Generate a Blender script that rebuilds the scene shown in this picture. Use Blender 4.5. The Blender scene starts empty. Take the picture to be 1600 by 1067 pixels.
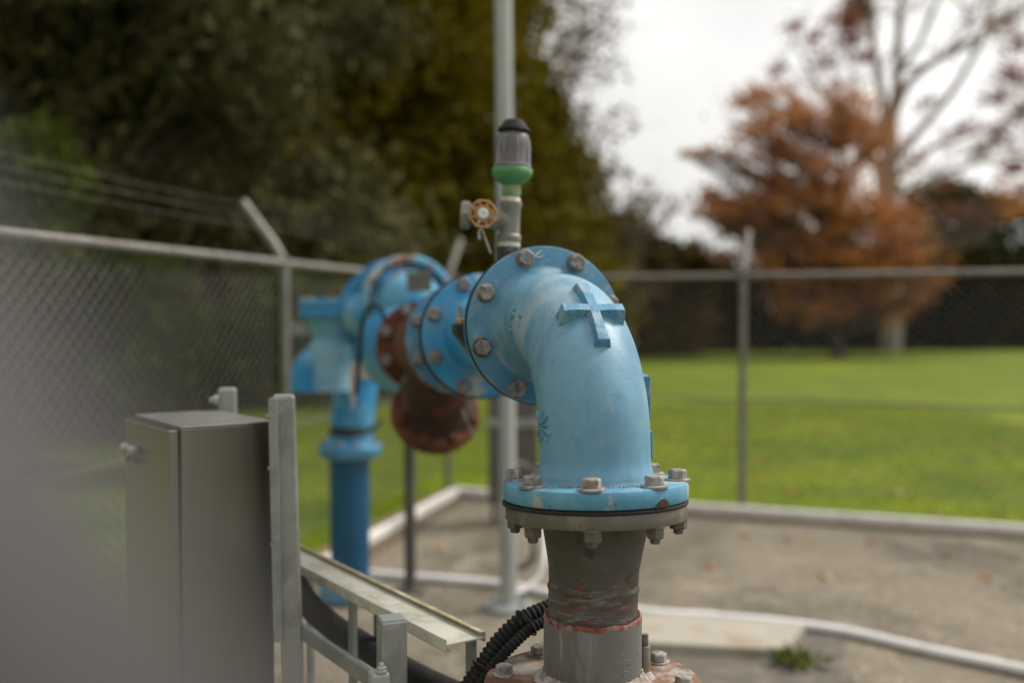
import bpy, bmesh, math, random
import numpy as np
from mathutils import Vector, Matrix
random.seed(7); rng = np.random.default_rng(7)
R_ = math.radians; PI = math.pi
sc = bpy.context.scene
COL = sc.collection

# ------------------------------------------------------------------ camera
CAMH = 1.51; FPX = 1556.0; PITCH = math.atan(40.5/FPX)
cam = bpy.data.cameras.new('camera'); camo = bpy.data.objects.new('camera', cam); COL.objects.link(camo)
camo.location = (0, 0, CAMH); camo.rotation_euler = (PI/2-PITCH, 0, 0)
cam.sensor_width = 36; cam.lens = 35.0
cam.clip_start = 0.01; cam.clip_end = 900
cam.dof.use_dof = True; cam.dof.focus_distance = 1.77; cam.dof.aperture_fstop = 1.3
sc.camera = camo

# ------------------------------------------------------------------ world + sun (bright overcast)
SUN_EL, SUN_AZ = R_(50), R_(66)      # azimuth clockwise from +Y
w = bpy.data.worlds.new("World"); sc.world = w; w.use_nodes = True
nt = w.node_tree; nt.nodes.clear()
o_ = nt.nodes.new('ShaderNodeOutputWorld'); bg = nt.nodes.new('ShaderNodeBackground')
sky = nt.nodes.new('ShaderNodeTexSky'); sky.sky_type = 'NISHITA'; sky.sun_disc = False
sky.sun_elevation = SUN_EL; sky.sun_rotation = SUN_AZ; sky.dust_density = 4
tc = nt.nodes.new('ShaderNodeTexCoord'); ns = nt.nodes.new('ShaderNodeTexNoise')
ns.inputs['Scale'].default_value = 3.2; ns.inputs['Detail'].default_value = 5
rp = nt.nodes.new('ShaderNodeValToRGB')
rp.color_ramp.elements[0].position = .35; rp.color_ramp.elements[0].color = (7.5, 7.4, 7.25, 1)
rp.color_ramp.elements[1].position = .65; rp.color_ramp.elements[1].color = (9.8, 9.65, 9.35, 1)
mx = nt.nodes.new('ShaderNodeMix'); mx.data_type = 'RGBA'; mx.inputs[0].default_value = .93
nt.links.new(tc.outputs['Generated'], ns.inputs['Vector']); nt.links.new(ns.outputs['Fac'], rp.inputs[0])
nt.links.new(sky.outputs[0], mx.inputs[6]); nt.links.new(rp.outputs[0], mx.inputs[7])
# the cloud is thinner, so brighter, towards the sun
dt = nt.nodes.new('ShaderNodeVectorMath'); dt.operation = 'DOT_PRODUCT'
dt.inputs[1].default_value = (math.sin(SUN_AZ)*math.cos(SUN_EL), math.cos(SUN_AZ)*math.cos(SUN_EL), math.sin(SUN_EL))
gr = nt.nodes.new('ShaderNodeMapRange'); gr.inputs[1].default_value = -.45; gr.inputs[2].default_value = .8; gr.inputs[3].default_value = .28; gr.inputs[4].default_value = .87
sv = nt.nodes.new('ShaderNodeVectorMath'); sv.operation = 'SCALE'
nt.links.new(tc.outputs['Generated'], dt.inputs[0]); nt.links.new(dt.outputs['Value'], gr.inputs[0]); nt.links.new(gr.outputs[0], sv.inputs['Scale'])
nt.links.new(mx.outputs[2], sv.inputs[0]); nt.links.new(sv.outputs[0], bg.inputs[0]); bg.inputs[1].default_value = .1
nt.links.new(bg.outputs[0], o_.inputs[0])
sl = bpy.data.lights.new('sun', 'SUN'); sl.energy = 2.1; sl.angle = R_(16); sl.color = (1, .95, .88)
so = bpy.data.objects.new('sun', sl); COL.objects.link(so)
sd = Vector((math.sin(SUN_AZ)*math.cos(SUN_EL), math.cos(SUN_AZ)*math.cos(SUN_EL), math.sin(SUN_EL)))
so.rotation_euler = sd.to_track_quat('Z', 'Y').to_euler(); so.location = (0, 0, 30)
sc.view_settings.view_transform = 'Standard'; sc.view_settings.look = 'None'
sc.view_settings.exposure = 0.66; sc.view_settings.gamma = 1
try: sc.view_settings.use_curve_mapping = False
except Exception: pass
sc.cycles.max_bounces = 6; sc.cycles.use_denoising = True

# ------------------------------------------------------------------ measuring helpers
_F = Vector((0, math.cos(PITCH), -math.sin(PITCH))); _U = Vector((0, math.sin(PITCH), math.cos(PITCH)))
CAM = Vector((0, 0, CAMH))
def W(px, py, d):            # the world point seen at a photo pixel, d metres north of the camera
    v = _F + Vector((1, 0, 0))*((px-800)/FPX) + _U*(-(py-533.5)/FPX)
    return CAM + v*(d/v.y)
def G(px, py, z=0.0):        # the ground point there
    v = _F + Vector((1, 0, 0))*((px-800)/FPX) + _U*(-(py-533.5)/FPX)
    return CAM + v*((z-CAMH)/v.z)

# ------------------------------------------------------------------ materials
def srgb(r, g, b):
    f = lambda c: (c/255/12.92) if c/255 <= .04045 else ((c/255+.055)/1.055)**2.4
    return (f(r), f(g), f(b), 1)
def mat(name, base, layers=(), rough=.6, metal=0.0, bump=(), coat=0.0, rvar=0.0, vec='Object', spec=.5, rand=False):
    """layers: (colour, scale, lo, hi, strength, (sx,sy,sz), detail); bump: (scale, strength, distance, stretch)"""
    m = bpy.data.materials.new(name); m.use_nodes = True; t = m.node_tree; N = t.nodes; L = t.links
    b = N['Principled BSDF']; b.inputs['Roughness'].default_value = rough; b.inputs['Metallic'].default_value = metal
    b.inputs['Specular IOR Level'].default_value = spec
    if coat: b.inputs['Coat Weight'].default_value = coat
    tcn = N.new('ShaderNodeTexCoord')
    def coord(st):
        mp = N.new('ShaderNodeMapping'); mp.inputs['Scale'].default_value = st; L.new(tcn.outputs[vec], mp.inputs[0]); return mp.outputs[0]
    c = N.new('ShaderNodeRGB'); c.outputs[0].default_value = (*base[:3], 1); cur = c.outputs[0]
    seed = 0
    for col, scale, lo, hi, stg, st, det in layers:
        seed += 3.7
        mp = N.new('ShaderNodeMapping'); mp.inputs['Scale'].default_value = st; mp.inputs['Location'].default_value = (seed, seed*.6, -seed)
        L.new(tcn.outputs[vec], mp.inputs[0])
        if rand:
            oi = N.new('ShaderNodeObjectInfo'); cm = N.new('ShaderNodeMath'); cm.operation = 'MULTIPLY_ADD'; cm.inputs[1].default_value = 37; cm.inputs[2].default_value = seed
            L.new(oi.outputs['Random'], cm.inputs[0]); cx_ = N.new('ShaderNodeCombineXYZ'); L.new(cm.outputs[0], cx_.inputs[0]); L.new(cm.outputs[0], cx_.inputs[1]); cx_.inputs[2].default_value = -seed
            L.new(cx_.outputs[0], mp.inputs['Location'])
        n = N.new('ShaderNodeTexNoise'); n.inputs['Scale'].default_value = scale; n.inputs['Detail'].default_value = det
        n.inputs['Roughness'].default_value = .62
        L.new(mp.outputs[0], n.inputs['Vector'])
        mr = N.new('ShaderNodeMapRange'); mr.interpolation_type = 'SMOOTHSTEP'
        mr.inputs[1].default_value = lo; mr.inputs[2].default_value = hi; mr.inputs[3].default_value = 0; mr.inputs[4].default_value = stg
        L.new(n.outputs['Fac'], mr.inputs[0])
        x = N.new('ShaderNodeMix'); x.data_type = 'RGBA'; L.new(mr.outputs[0], x.inputs[0]); L.new(cur, x.inputs[6])
        x.inputs[7].default_value = (*col[:3], 1); cur = x.outputs[2]
        if rvar and seed < 4:
            rr = N.new('ShaderNodeMapRange'); rr.inputs[3].default_value = rough-rvar; rr.inputs[4].default_value = rough+rvar
            L.new(n.outputs['Fac'], rr.inputs[0]); L.new(rr.outputs[0], b.inputs['Roughness'])
    L.new(cur, b.inputs['Base Color'])
    prev = None
    for scale, stg, dist, st in bump:
        n = N.new('ShaderNodeTexNoise'); n.inputs['Scale'].default_value = scale; n.inputs['Detail'].default_value = 4
        L.new(coord(st), n.inputs['Vector'])
        bp = N.new('ShaderNodeBump'); bp.inputs['Strength'].default_value = stg; bp.inputs['Distance'].default_value = dist
        L.new(n.outputs['Fac'], bp.inputs['Height'])
        if prev: L.new(prev, bp.inputs['Normal'])
        prev = bp.outputs[0]
    if prev: L.new(prev, b.inputs['Normal'])
    m['nodes_out'] = 1
    return m
def leafmat(name, cols, scale=.6, rough=.6, trans=.25):
    """leaf colour varies from leaf to leaf and in drifts through the crown"""
    m = bpy.data.materials.new(name); m.use_nodes = True; t = m.node_tree; N = t.nodes; L = t.links
    b = N['Principled BSDF']; b.inputs['Roughness'].default_value = .85; b.inputs['Specular IOR Level'].default_value = .08
    g = N.new('ShaderNodeNewGeometry'); tcn = N.new('ShaderNodeTexCoord')
    n = N.new('ShaderNodeTexNoise'); n.inputs['Scale'].default_value = scale; n.inputs['Detail'].default_value = 2
    L.new(tcn.outputs['Object'], n.inputs['Vector'])
    a = N.new('ShaderNodeMath'); a.operation = 'MULTIPLY_ADD'; a.inputs[1].default_value = .45
    L.new(g.outputs['Random Per Island'], a.inputs[0])
    s = N.new('ShaderNodeMapRange'); s.inputs[1].default_value = .3; s.inputs[2].default_value = .7; s.inputs[3].default_value = 0; s.inputs[4].default_value = .55
    L.new(n.outputs['Fac'], s.inputs[0]); L.new(s.outputs[0], a.inputs[2])
    r = N.new('ShaderNodeValToRGB'); e = r.color_ramp.elements
    e[0].color = (*cols[0][:3], 1); e[1].color = (*cols[-1][:3], 1)
    for i, c in enumerate(cols[1:-1]):
        k = e.new((i+1)/(len(cols)-1)); k.color = (*c[:3], 1)
    L.new(a.outputs[0], r.inputs[0]); L.new(r.outputs[0], b.inputs['Base Color'])
    if trans:
        tr = N.new('ShaderNodeBsdfTranslucent'); L.new(r.outputs[0], tr.inputs[0])
        ms = N.new('ShaderNodeMixShader'); ms.inputs[0].default_value = trans
        L.new(b.outputs[0], ms.inputs[1]); L.new(tr.outputs[0], ms.inputs[2]); L.new(ms.outputs[0], N['Material Output'].inputs[0])
    return m
V1 = (1, 1, 1); VZ = (1, 1, .22)
chalk = (.44, .49, .50); 
M = {}
M['blue'] = mat('weathered_blue_paint', (.115, .275, .39), [
    ((.065, .20, .32), 5.5, .44, .62, .85, V1, 6),
    ((.16, .33, .45), 7, .42, .60, .85, (1, 1, .6), 7),
    ((.30, .40, .45), 4.6, .51, .68, .85, (1.2, 1.2, .5), 8),
    ((.31, .36, .385), 9, .60, .72, .6, (1, 1, .35), 9),
    ((.06, .19, .30), 30, .58, .70, .35, (1, 1, .6), 7),
    ((.03, .035, .035), 210, .71, .76, .8, V1, 2),
    ((.26, .34, .37), 120, .60, .70, .35, (1, 1, .35), 3)], rough=.45, rvar=.12,
    bump=[(26, .35, .004, V1), (240, .35, .0008, V1)])
M['bluecl'] = mat('clean_blue_paint', (.055, .20, .34), [((.09, .255, .39), 9, .42, .62, .8, V1, 7), ((.045, .13, .2), 14, .55, .7, .7, V1, 5), ((.23, .31, .35), 20, .54, .66, .7, V1, 7), ((.03, .08, .12), 60, .62, .70, .5, V1, 4)],
    rough=.42, rvar=.1, bump=[(30, .2, .003, V1), (320, .12, .0005, V1)])
M['bluebr'] = mat('bright_blue_paint', (.022, .25, .53), [((.13, .37, .54), 5, .45, .66, .8, V1, 5), ((.40, .44, .43), 6, .57, .68, .8, V1, 6),
    ((.16, .06, .025), 9, .68, .72, .8, V1, 5)], rough=.45, bump=[(25, .2, .004, V1)])
M['bluecov'] = mat('rust_streaked_blue_paint', (.03, .26, .50), [((.13, .36, .50), 5, .45, .6, .8, V1, 6), ((.42, .43, .41), 6, .54, .62, .85, (1, 1, .7), 6), ((.22, .075, .025), 7, .58, .64, .9, (1, 1, .6), 6)], rough=.5)
M['bluepale'] = mat('pale_chalky_blue_paint', (.14, .36, .52), [((.25, .43, .54), 5, .45, .6, .8, V1, 6), ((.07, .24, .38), 6, .55, .65, .8, V1, 5)], rough=.5)
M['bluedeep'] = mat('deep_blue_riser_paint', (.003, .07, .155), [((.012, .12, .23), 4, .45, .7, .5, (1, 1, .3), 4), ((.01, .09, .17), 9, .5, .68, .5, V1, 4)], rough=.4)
M['bluerim'] = mat('chipped_blue_flange_paint', (.075, .25, .385), [
    ((.14, .33, .44), 12, .45, .65, .8, V1, 5), ((.38, .38, .36), 9, .54, .60, .8, (1, 1, .8), 6),
    ((.03, .04, .04), 70, .66, .72, .8, V1, 4), ((.09, .045, .018), 8, .70, .72, .95, V1, 3)], rough=.5, bump=[(40, .25, .003, V1), (260, .2, .0007, V1)])
M['rubber'] = mat('black_rubber', (.012, .012, .013), [((.05, .045, .035), 30, .55, .7, .5, V1, 4)], rough=.75, bump=[(120, .3, .001, V1)])
M['bolt'] = mat('dull_galvanised_bolt', (.19, .185, .185), [((.32, .30, .28), 45, .42, .6, .85, V1, 4), ((.07, .06, .05), 60, .52, .64, .85, V1, 4), ((.15, .09, .05), 24, .60, .69, .6, V1, 3), ((.10, .2, .28), 30, .64, .68, .8, V1, 3)],
    rough=.62, metal=.35, rand=True, bump=[(180, .35, .0012, V1)])
M['boltrust'] = mat('rusty_washer', (.17, .07, .03), [((.06, .03, .02), 60, .45, .6, .8, V1, 4)], rough=.85)
M['boltpale'] = mat('pale_weathered_bolt', (.34, .32, .29), [((.16, .14, .12), 50, .43, .6, .85, V1, 4), ((.24, .16, .11), 26, .58, .69, .6, V1, 3), ((.46, .44, .41), 40, .6, .68, .7, V1, 3)],
    rough=.7, metal=.2, rand=True, bump=[(180, .4, .0012, V1)])
M['steel'] = mat('dull_grey_steel_flange', (.135, .122, .103), [((.23, .20, .145), 14, .5, .66, .8, (1, 1, .3), 6), ((.055, .05, .045), 24, .56, .68, .7, V1, 5), ((.17, .10, .06), 50, .66, .7, .5, V1, 3)],
    rough=.55, metal=.35, bump=[(140, .35, .001, (1, 1, 3))])
M['neck'] = mat('dark_scuffed_iron_pipe', (.072, .065, .055), [((.125, .108, .085), 10, .46, .66, .8, (1, 1, 1.6), 6), ((.13, .12, .11), 55, .63, .70, .7, (1, 1, 2.5), 4),
    ((.025, .022, .02), 20, .55, .68, .7, V1, 5)], rough=.6, metal=.1, bump=[(40, .35, .002, (1, 1, 4)), (200, .3, .0008, V1)])
M['neckred'] = mat('scraped_iron_with_red_primer', (.075, .07, .062), [((.17, .16, .145), 26, .5, .62, .85, (1, 1, 5), 6), ((.06, .035, .025), 22, .45, .58, .85, (1, 1, 4), 6),
    ((.14, .035, .022), 48, .565, .62, .8, (1, 1, 2.0), 6)], rough=.6, bump=[(60, .5, .002, (1, 1, 4))])
M['redprimer'] = mat('flaking_red_primer', (.20, .065, .045), [((.33, .22, .18), 50, .46, .60, .75, V1, 6), ((.09, .025, .018), 70, .54, .64, .8, V1, 4), ((.2, .19, .185), 40, .58, .64, .9, V1, 5)], rough=.75, bump=[(120, .5, .002, V1)])
M['casing'] = mat('grey_pvc_casing', (.14, .135, .13), [((.22, .215, .205), 14, .46, .66, .7, (1, 1, .2), 7), ((.33, .32, .305), 34, .60, .70, .6, (1.2, 1.2, .16), 7), ((.1, .095, .09), 20, .55, .66, .6, (1, 1, .3), 6),
    ((.09, .08, .07), 30, .64, .71, .8, V1, 4), ((.18, .09, .06), 18, .66, .71, .6, V1, 4)], rough=.55, rvar=.1, bump=[(30, .2, .002, V1), (220, .25, .0007, V1)])
M['lime'] = mat('white_mineral_deposit', (.42, .38, .34), [((.22, .17, .13), 30, .48, .6, .9, V1, 5)], rough=.9, bump=[(90, .8, .004, V1)])
M['rustplate'] = mat('rusty_base_plate', (.20, .095, .045), [((.33, .30, .26), 9, .50, .60, .9, V1, 6), ((.11, .035, .015), 17, .50, .66, .85, V1, 6), ((.30, .15, .06), 30, .58, .68, .7, V1, 4)],
    rough=.8, bump=[(60, .5, .003, V1), (260, .4, .001, V1)])
M['rust'] = mat('rusted_cast_iron', (.09, .027, .009), [((.15, .048, .016), 8, .46, .62, .85, V1, 6), ((.035, .018, .012), 6, .52, .68, .8, V1, 5)], rough=.85, bump=[(50, .5, .004, V1)])
M['rustdk'] = mat('dark_rusted_iron', (.035, .017, .009), [((.11, .034, .012), 7, .52, .64, .8, V1, 5)], rough=.85, bump=[(50, .5, .004, V1)])
M['clamp'] = mat('blackened_iron', (.04, .037, .035), [((.12, .10, .08), 50, .55, .68, .8, V1, 4)], rough=.6, metal=.3, bump=[(120, .4, .001, V1)])
M['brass'] = mat('dull_brass', (.42, .30, .15), [((.2, .14, .07), 60, .5, .65, .8, V1, 4)], rough=.5, metal=.6)
M['galvfit'] = mat('weathered_galvanised_fitting', (.26, .245, .21), [((.18, .165, .13), 22, .46, .64, .8, V1, 4), ((.34, .33, .31), 40, .6, .7, .7, V1, 4)], rough=.6, metal=.3, bump=[(90, .35, .0015, V1)])
M['tape'] = mat('white_thread_tape', (.62, .57, .52), [((.35, .28, .22), 60, .5, .65, .7, V1, 4)], rough=.7)
M['greencup'] = mat('green_plastic', (.07, .235, .085), [((.12, .30, .12), 18, .45, .65, .7, V1, 4), ((.05, .15, .06), 40, .6, .7, .6, V1, 3)], rough=.5)
M['greenold'] = mat('faded_green_plastic', (.13, .27, .12), [((.26, .30, .17), 30, .48, .6, .8, (1, 1, .3), 4), ((.05, .08, .04), 50, .6, .66, .7, (1, 1, .3), 3)], rough=.6)
M['smoke'] = mat('cloudy_smoked_plastic', (.11, .10, .10), [((.30, .27, .27), 16, .48, .64, .9, (1, 1, .18), 4), ((.08, .07, .07), 22, .54, .68, .7, (1, 1, .2), 4)], rough=.4, coat=.2)
M['smokerib'] = mat('chalky_plastic_rib', (.25, .23, .225), [((.14, .125, .125), 40, .5, .65, .7, V1, 4)], rough=.6)
M['blackpl'] = mat('faded_black_plastic', (.013, .012, .012), [((.032, .029, .028), 30, .5, .7, .6, V1, 4)], rough=.75, spec=.3)
M['orange'] = mat('faded_orange_handwheel_paint', (.42, .20, .06), [((.56, .33, .14), 60, .48, .62, .8, V1, 4), ((.14, .06, .03), 80, .6, .68, .8, V1, 3)], rough=.6, bump=[(200, .3, .001, V1)])
M['whiteplas'] = mat('white_wheel_nut', (.72, .70, .68), rough=.4)
M['dark'] = mat('dark_bronze', (.06, .05, .045), [((.2, .18, .17), 40, .56, .68, .8, V1, 4)], rough=.45, metal=.5)
M['stainless'] = mat('brushed_stainless_cabinet', (.23, .212, .18), [((.18, .165, .14), 3, .4, .65, .8, (1, 1, .4), 3), ((.27, .25, .22), 14, .58, .7, .4, (1, 1, .15), 5)], rough=.32, metal=1.0, rvar=.05,
    bump=[(500, .08, .0005, (1, 1, .02))])
M['cabtop'] = mat('pale_stainless', (.38, .37, .34), [((.28, .27, .24), 12, .45, .65, .8, V1, 5)], rough=.4, metal=.8)  # paler, rougher stainless for the top panel and latches
M['galv'] = mat('galvanised_steel', (.33, .345, .34), [((.24, .255, .25), 13, .45, .62, .8, V1, 5), ((.43, .43, .41), 20, .58, .7, .7, V1, 4), ((.22, .19, .14), 8, .66, .74, .6, (1, 1, .3), 4)],
    rough=.5, metal=.55, rvar=.1, bump=[(160, .15, .0006, V1)])
M['galvlt'] = mat('pale_galvanised_pole', (.42, .44, .42), [((.33, .35, .33), 6, .45, .65, .8, (1, 1, .3), 4)], rough=.5, metal=.35)
M['tray'] = mat('lichen_dusted_galvanised_tray', (.60, .58, .50), [((.45, .43, .33), 14, .46, .62, .8, V1, 5), ((.58, .57, .52), 30, .55, .7, .7, V1, 5), ((.27, .24, .10), 26, .63, .70, .7, V1, 5)], rough=.6, metal=.2, bump=[(180, .3, .0008, V1)])
M['trayedge'] = mat('lichen_stained_edge', (.33, .29, .15), [((.50, .46, .38), 24, .48, .62, .9, V1, 5), ((.16, .13, .06), 30, .6, .68, .8, V1, 4)], rough=.8)
M['darkpost'] = mat('dark_weathered_steel_post', (.085, .08, .068), [((.13, .12, .10), 9, .48, .65, .8, (1, 1, .3), 4)], rough=.6, metal=.3)
M['fence'] = mat('weathered_fence_steel', (.22, .205, .185), [((.15, .14, .125), 10, .45, .65, .8, V1, 4), ((.40, .36, .31), 14, .6, .7, .6, V1, 4)], rough=.55, metal=.35)
M['wire'] = mat('galvanised_fence_wire', (.14, .13, .12), rough=.5, metal=.4)
M['kerb'] = mat('pale_concrete_kerb', (.80, .77, .74), [((.68, .64, .60), 5, .45, .65, .8, V1, 5), ((.33, .29, .23), 12, .62, .70, .6, V1, 4)], rough=.8, bump=[(60, .3, .002, V1)])
M['kerb_dirt'] = mat('brown_ground_dirt', (.13, .095, .055), [((.08, .055, .03), 8, .45, .65, .8, (.3, .3, 4), 4)], rough=.85)
M['hose'] = mat('white_hose', (.82, .80, .79), [((.66, .63, .60), 9, .5, .68, .7, V1, 4)], rough=.5)
M['plinth'] = mat('pale_concrete_slab', (.37, .335, .275), [((.29, .235, .155), 5, .47, .64, .9, V1, 5), ((.5, .47, .43), 12, .58, .7, .6, V1, 4)], rough=.85, bump=[(60, .3, .003, V1)])
M['strip'] = mat('dark_concrete', (.115, .098, .078), [((.19, .165, .13), 7, .45, .65, .8, V1, 5)], rough=.9, bump=[(60, .4, .004, V1)])
M['compound'] = mat('worn_chipseal', (.19, .158, .108), [((.085, .07, .046), 1.1, .43, .62, .85, (1, .6, 1), 5), ((.28, .24, .17), 2.3, .52, .66, .7, V1, 5), ((.105, .088, .065), 9, .52, .68, .6, V1, 4), ((.40, .36, .29), 38, .56, .68, .8, V1, 2), ((.07, .06, .045), 45, .58, .68, .6, V1, 2)],
    rough=.9, bump=[(80, .6, .006, V1)])
M['lawn'] = mat('mown_grass', (.13, .178, .002), [((.185, .225, .003), .45, .42, .62, .8, V1, 4), ((.062, .115, .004), 1.3, .47, .66, .7, V1, 5), ((.21, .19, .04), 5, .56, .7, .6, V1, 4), ((.05, .075, .012), 20, .5, .68, .6, V1, 3)],
    rough=.9, bump=[(20, .6, .03, V1)], spec=.2)
M['verge'] = mat('bare_earth_with_litter', (.19, .13, .06), [((.13, .13, .02), 3, .46, .6, .9, V1, 5), ((.24, .16, .09), 10, .56, .66, .8, V1, 4)], rough=.95, bump=[(40, .6, .01, V1)])
M['blade'] = leafmat('grass_blades', [(.09, .125, .005), (.15, .19, .006), (.21, .24, .012)], scale=.8, trans=.3)
M['cab2'] = mat('dark_grey_cabinet', (.085, .08, .07), [((.12, .11, .09), 8, .45, .65, .8, V1, 4)], rough=.55)
M['barkpale'] = mat('pale_bark', (.32, .28, .235), [((.19, .16, .13), 2.5, .45, .62, .9, (1, 1, .4), 5), ((.24, .21, .18), 6, .58, .7, .7, V1, 4)], rough=.9)
M['bark'] = mat('brown_bark', (.075, .055, .038), [((.12, .095, .07), 5, .48, .65, .8, (1, 1, .3), 4)], rough=.95)
M['twig'] = mat('grey_brown_twigs', (.20, .145, .115), rough=.9)
M['nearpost'] = mat('mid_grey_powder_coat', (.032, .030, .028), [((.026, .024, .022), 8, .45, .65, .7, V1, 4)], rough=.6)
M['label'] = mat('tarnished_name_plate', (.21, .175, .12), [((.3, .27, .22), 40, .5, .65, .7, V1, 3)], rough=.5, metal=.4)

# ------------------------------------------------------------------ object helpers
def tag(o, label=None, cat=None, group=None, kind=None):
    if label: o['label'] = label
    if cat: o['category'] = cat
    if group: o['group'] = group
    if kind: o['kind'] = kind
    return o
def thing(name, label, cat, loc=(0, 0, 0), group=None):
    o = bpy.data.objects.new(name, None); COL.objects.link(o); o.location = loc; o.empty_display_size = .05
    return tag(o, label, cat, group)
class MB:
    def __init__(s): s.v = []; s.f = []; s.sm = []
    def add(s, vs, fs, smooth=True):
        k = len(s.v); s.v += [tuple(p) for p in vs]; s.f += [tuple(i+k for i in f) for f in fs]; s.sm += [smooth]*len(fs); return s
    def lathe(s, prof, org, axis, seg=48, smooth=True, cap=True, phase=0.0):
        """prof: (radius, distance along axis) pairs"""
        ax = Vector(axis).normalized(); q = ax.to_track_quat('Z', 'Y'); org = Vector(org); vs = []; fs = []
        for r, z in prof:
            for k in range(seg):
                a = 2*PI*k/seg+phase
                vs.append(org + q @ Vector((r*math.cos(a), r*math.sin(a), z)))
        n = len(prof)
        for i in range(n-1):
            for k in range(seg):
                k2 = (k+1) % seg
                fs.append((i*seg+k, i*seg+k2, (i+1)*seg+k2, (i+1)*seg+k))
        if cap:
            if prof[0][0] > 1e-5: fs.append(tuple(range(seg))[::-1])
            if prof[-1][0] > 1e-5: fs.append(tuple((n-1)*seg+k for k in range(seg)))
        return s.add(vs, fs, smooth)
    def tube(s, pts, rad, seg=12, cap=True, smooth=True):
        pts = [Vector(p) for p in pts]; n = len(pts)
        if not hasattr(rad, '__len__'): rad = [rad]*n
        T = [(pts[min(i+1, n-1)]-pts[max(i-1, 0)]).normalized() for i in range(n)]
        a = Vector((0, 0, 1)) if abs(T[0].z) < .9 else Vector((1, 0, 0))
        nrm = (a - T[0]*a.dot(T[0])).normalized(); vs = []; fs = []
        for i in range(n):
            if i:
                nrm = (T[i-1].rotation_difference(T[i]) @ nrm); nrm = (nrm - T[i]*nrm.dot(T[i])).normalized()
            b = T[i].cross(nrm)
            for k in range(seg):
                t = 2*PI*k/seg; vs.append(pts[i] + (nrm*math.cos(t)+b*math.sin(t))*rad[i])
        for i in range(n-1):
            for k in range(seg):
                k2 = (k+1) % seg; fs.append((i*seg+k, i*seg+k2, (i+1)*seg+k2, (i+1)*seg+k))
        if cap: fs.append(tuple(range(seg))[::-1]); fs.append(tuple((n-1)*seg+k for k in range(seg)))
        return s.add(vs, fs, smooth)
    def box(s, c, size, X=(1, 0, 0), Y=(0, 1, 0), bev=0.0, Z=None):
        X = Vector(X).normalized(); Y = Vector(Y).normalized(); Z = Vector(Z).normalized() if Z else X.cross(Y); c = Vector(c)
        hx, hy, hz = [q/2 for q in size]; vs = []; fs = []
        if bev <= 0:
            for x in (-hx, hx):
                for y in (-hy, hy):
                    for z in (-hz, hz): vs.append(c+X*x+Y*y+Z*z)
            fs = [(0, 1, 3, 2), (4, 6, 7, 5), (0, 4, 5, 1), (2, 3, 7, 6), (0, 2, 6, 4), (1, 5, 7, 3)]
            return s.add(vs, fs, False)
        bm = bmesh.new(); bmesh.ops.create_cube(bm, size=1)
        for v in bm.verts: v.co = Vector((v.co.x*2*hx, v.co.y*2*hy, v.co.z*2*hz))
        bmesh.ops.bevel(bm, geom=bm.edges[:], offset=bev, segments=2, affect='EDGES', profile=.5)
        for v in bm.verts: vs.append(c+X*v.co.x+Y*v.co.y+Z*v.co.z)
        bm.verts.index_update(); fs = [tuple(v.index for v in f.verts) for f in bm.faces]; bm.free()
        return s.add(vs, fs, False)
    def bar(s, a, b, wdt, hgt, up=(0, 0, 1), bev=0.0):
        a = Vector(a); b = Vector(b); d = b-a; X = d.normalized(); up = Vector(up)
        Y = up.cross(X).normalized(); Z = X.cross(Y)
        return s.box((a+b)/2, (d.length, wdt, hgt), X, Y, bev, Z)
    def build(s, name, m, parent=None, label=None):
        me = bpy.data.meshes.new(name); off = Vector((0, 0, 0))
        if parent is not None:
            q = parent
            while q is not None: off += q.location; q = q.parent
        me.from_pydata([(x-off.x, y-off.y, z-off.z) for x, y, z in s.v], [], s.f); me.update()
        me.polygons.foreach_set('use_smooth', s.sm); me.materials.append(m)
        bm = bmesh.new(); bm.from_mesh(me); bmesh.ops.recalc_face_normals(bm, faces=bm.faces)
        for e in bm.edges:
            if len(e.link_faces) == 2 and e.calc_face_angle(0) > R_(38): e.smooth = False
        bm.to_mesh(me); bm.free()
        o = bpy.data.objects.new(name, me); COL.objects.link(o)
        if parent is not None: o.parent = parent
        if label: o['label'] = label
        return o
def smoothpath(pts, n=8):
    P = [Vector(p) for p in pts]; P = [P[0]*2-P[1]]+P+[P[-1]*2-P[-2]]; out = []
    for i in range(1, len(P)-2):
        for k in range(n):
            t = k/n; a, b, c, d = P[i-1], P[i], P[i+1], P[i+2]
            out.append(.5*((2*b)+(-a+c)*t+(2*a-5*b+4*c-d)*t*t+(-a+3*b-3*c+d)*t**3))
    out.append(P[-2]); return out
def frame_for(axis, ref=(0, 0, 1)):
    Z = Vector(axis).normalized(); r = Vector(ref)
    X = (r - Z*r.dot(Z)).normalized(); Y = Z.cross(X)
    return Matrix((X, Y, Z)).transposed()
# bolts: local z is the shank axis, head on +z, face seated at z = 0
def hex_mb(af, h, z0=0, cham=.12):
    r = af/math.sqrt(3); mb = MB()
    mb.lathe([(r, z0), (r, z0+h*.82), (r*(1-cham), z0+h), (r*.45, z0+h*.985), (0.0, z0+h*.985)], (0, 0, 0), (0, 0, 1), seg=6, smooth=False, cap=False)
    return mb
_mesh = {}
def proto_mesh(key, mb, m):
    if key not in _mesh:
        o = mb.build(key, m); _mesh[key] = o.data; bpy.data.objects.remove(o)
    return _mesh[key]
def place(name, me, parent, pos, rot, spin=0.0, mt=None):
    o = bpy.data.objects.new(name, me); COL.objects.link(o); off = Vector((0, 0, 0))
    q = parent
    while q is not None: off += q.location; q = q.parent
    o.parent = parent; o.location = Vector(pos)-off
    o.rotation_euler = (rot @ Matrix.Rotation(spin, 3, 'Z')).to_euler()
    return o
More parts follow.
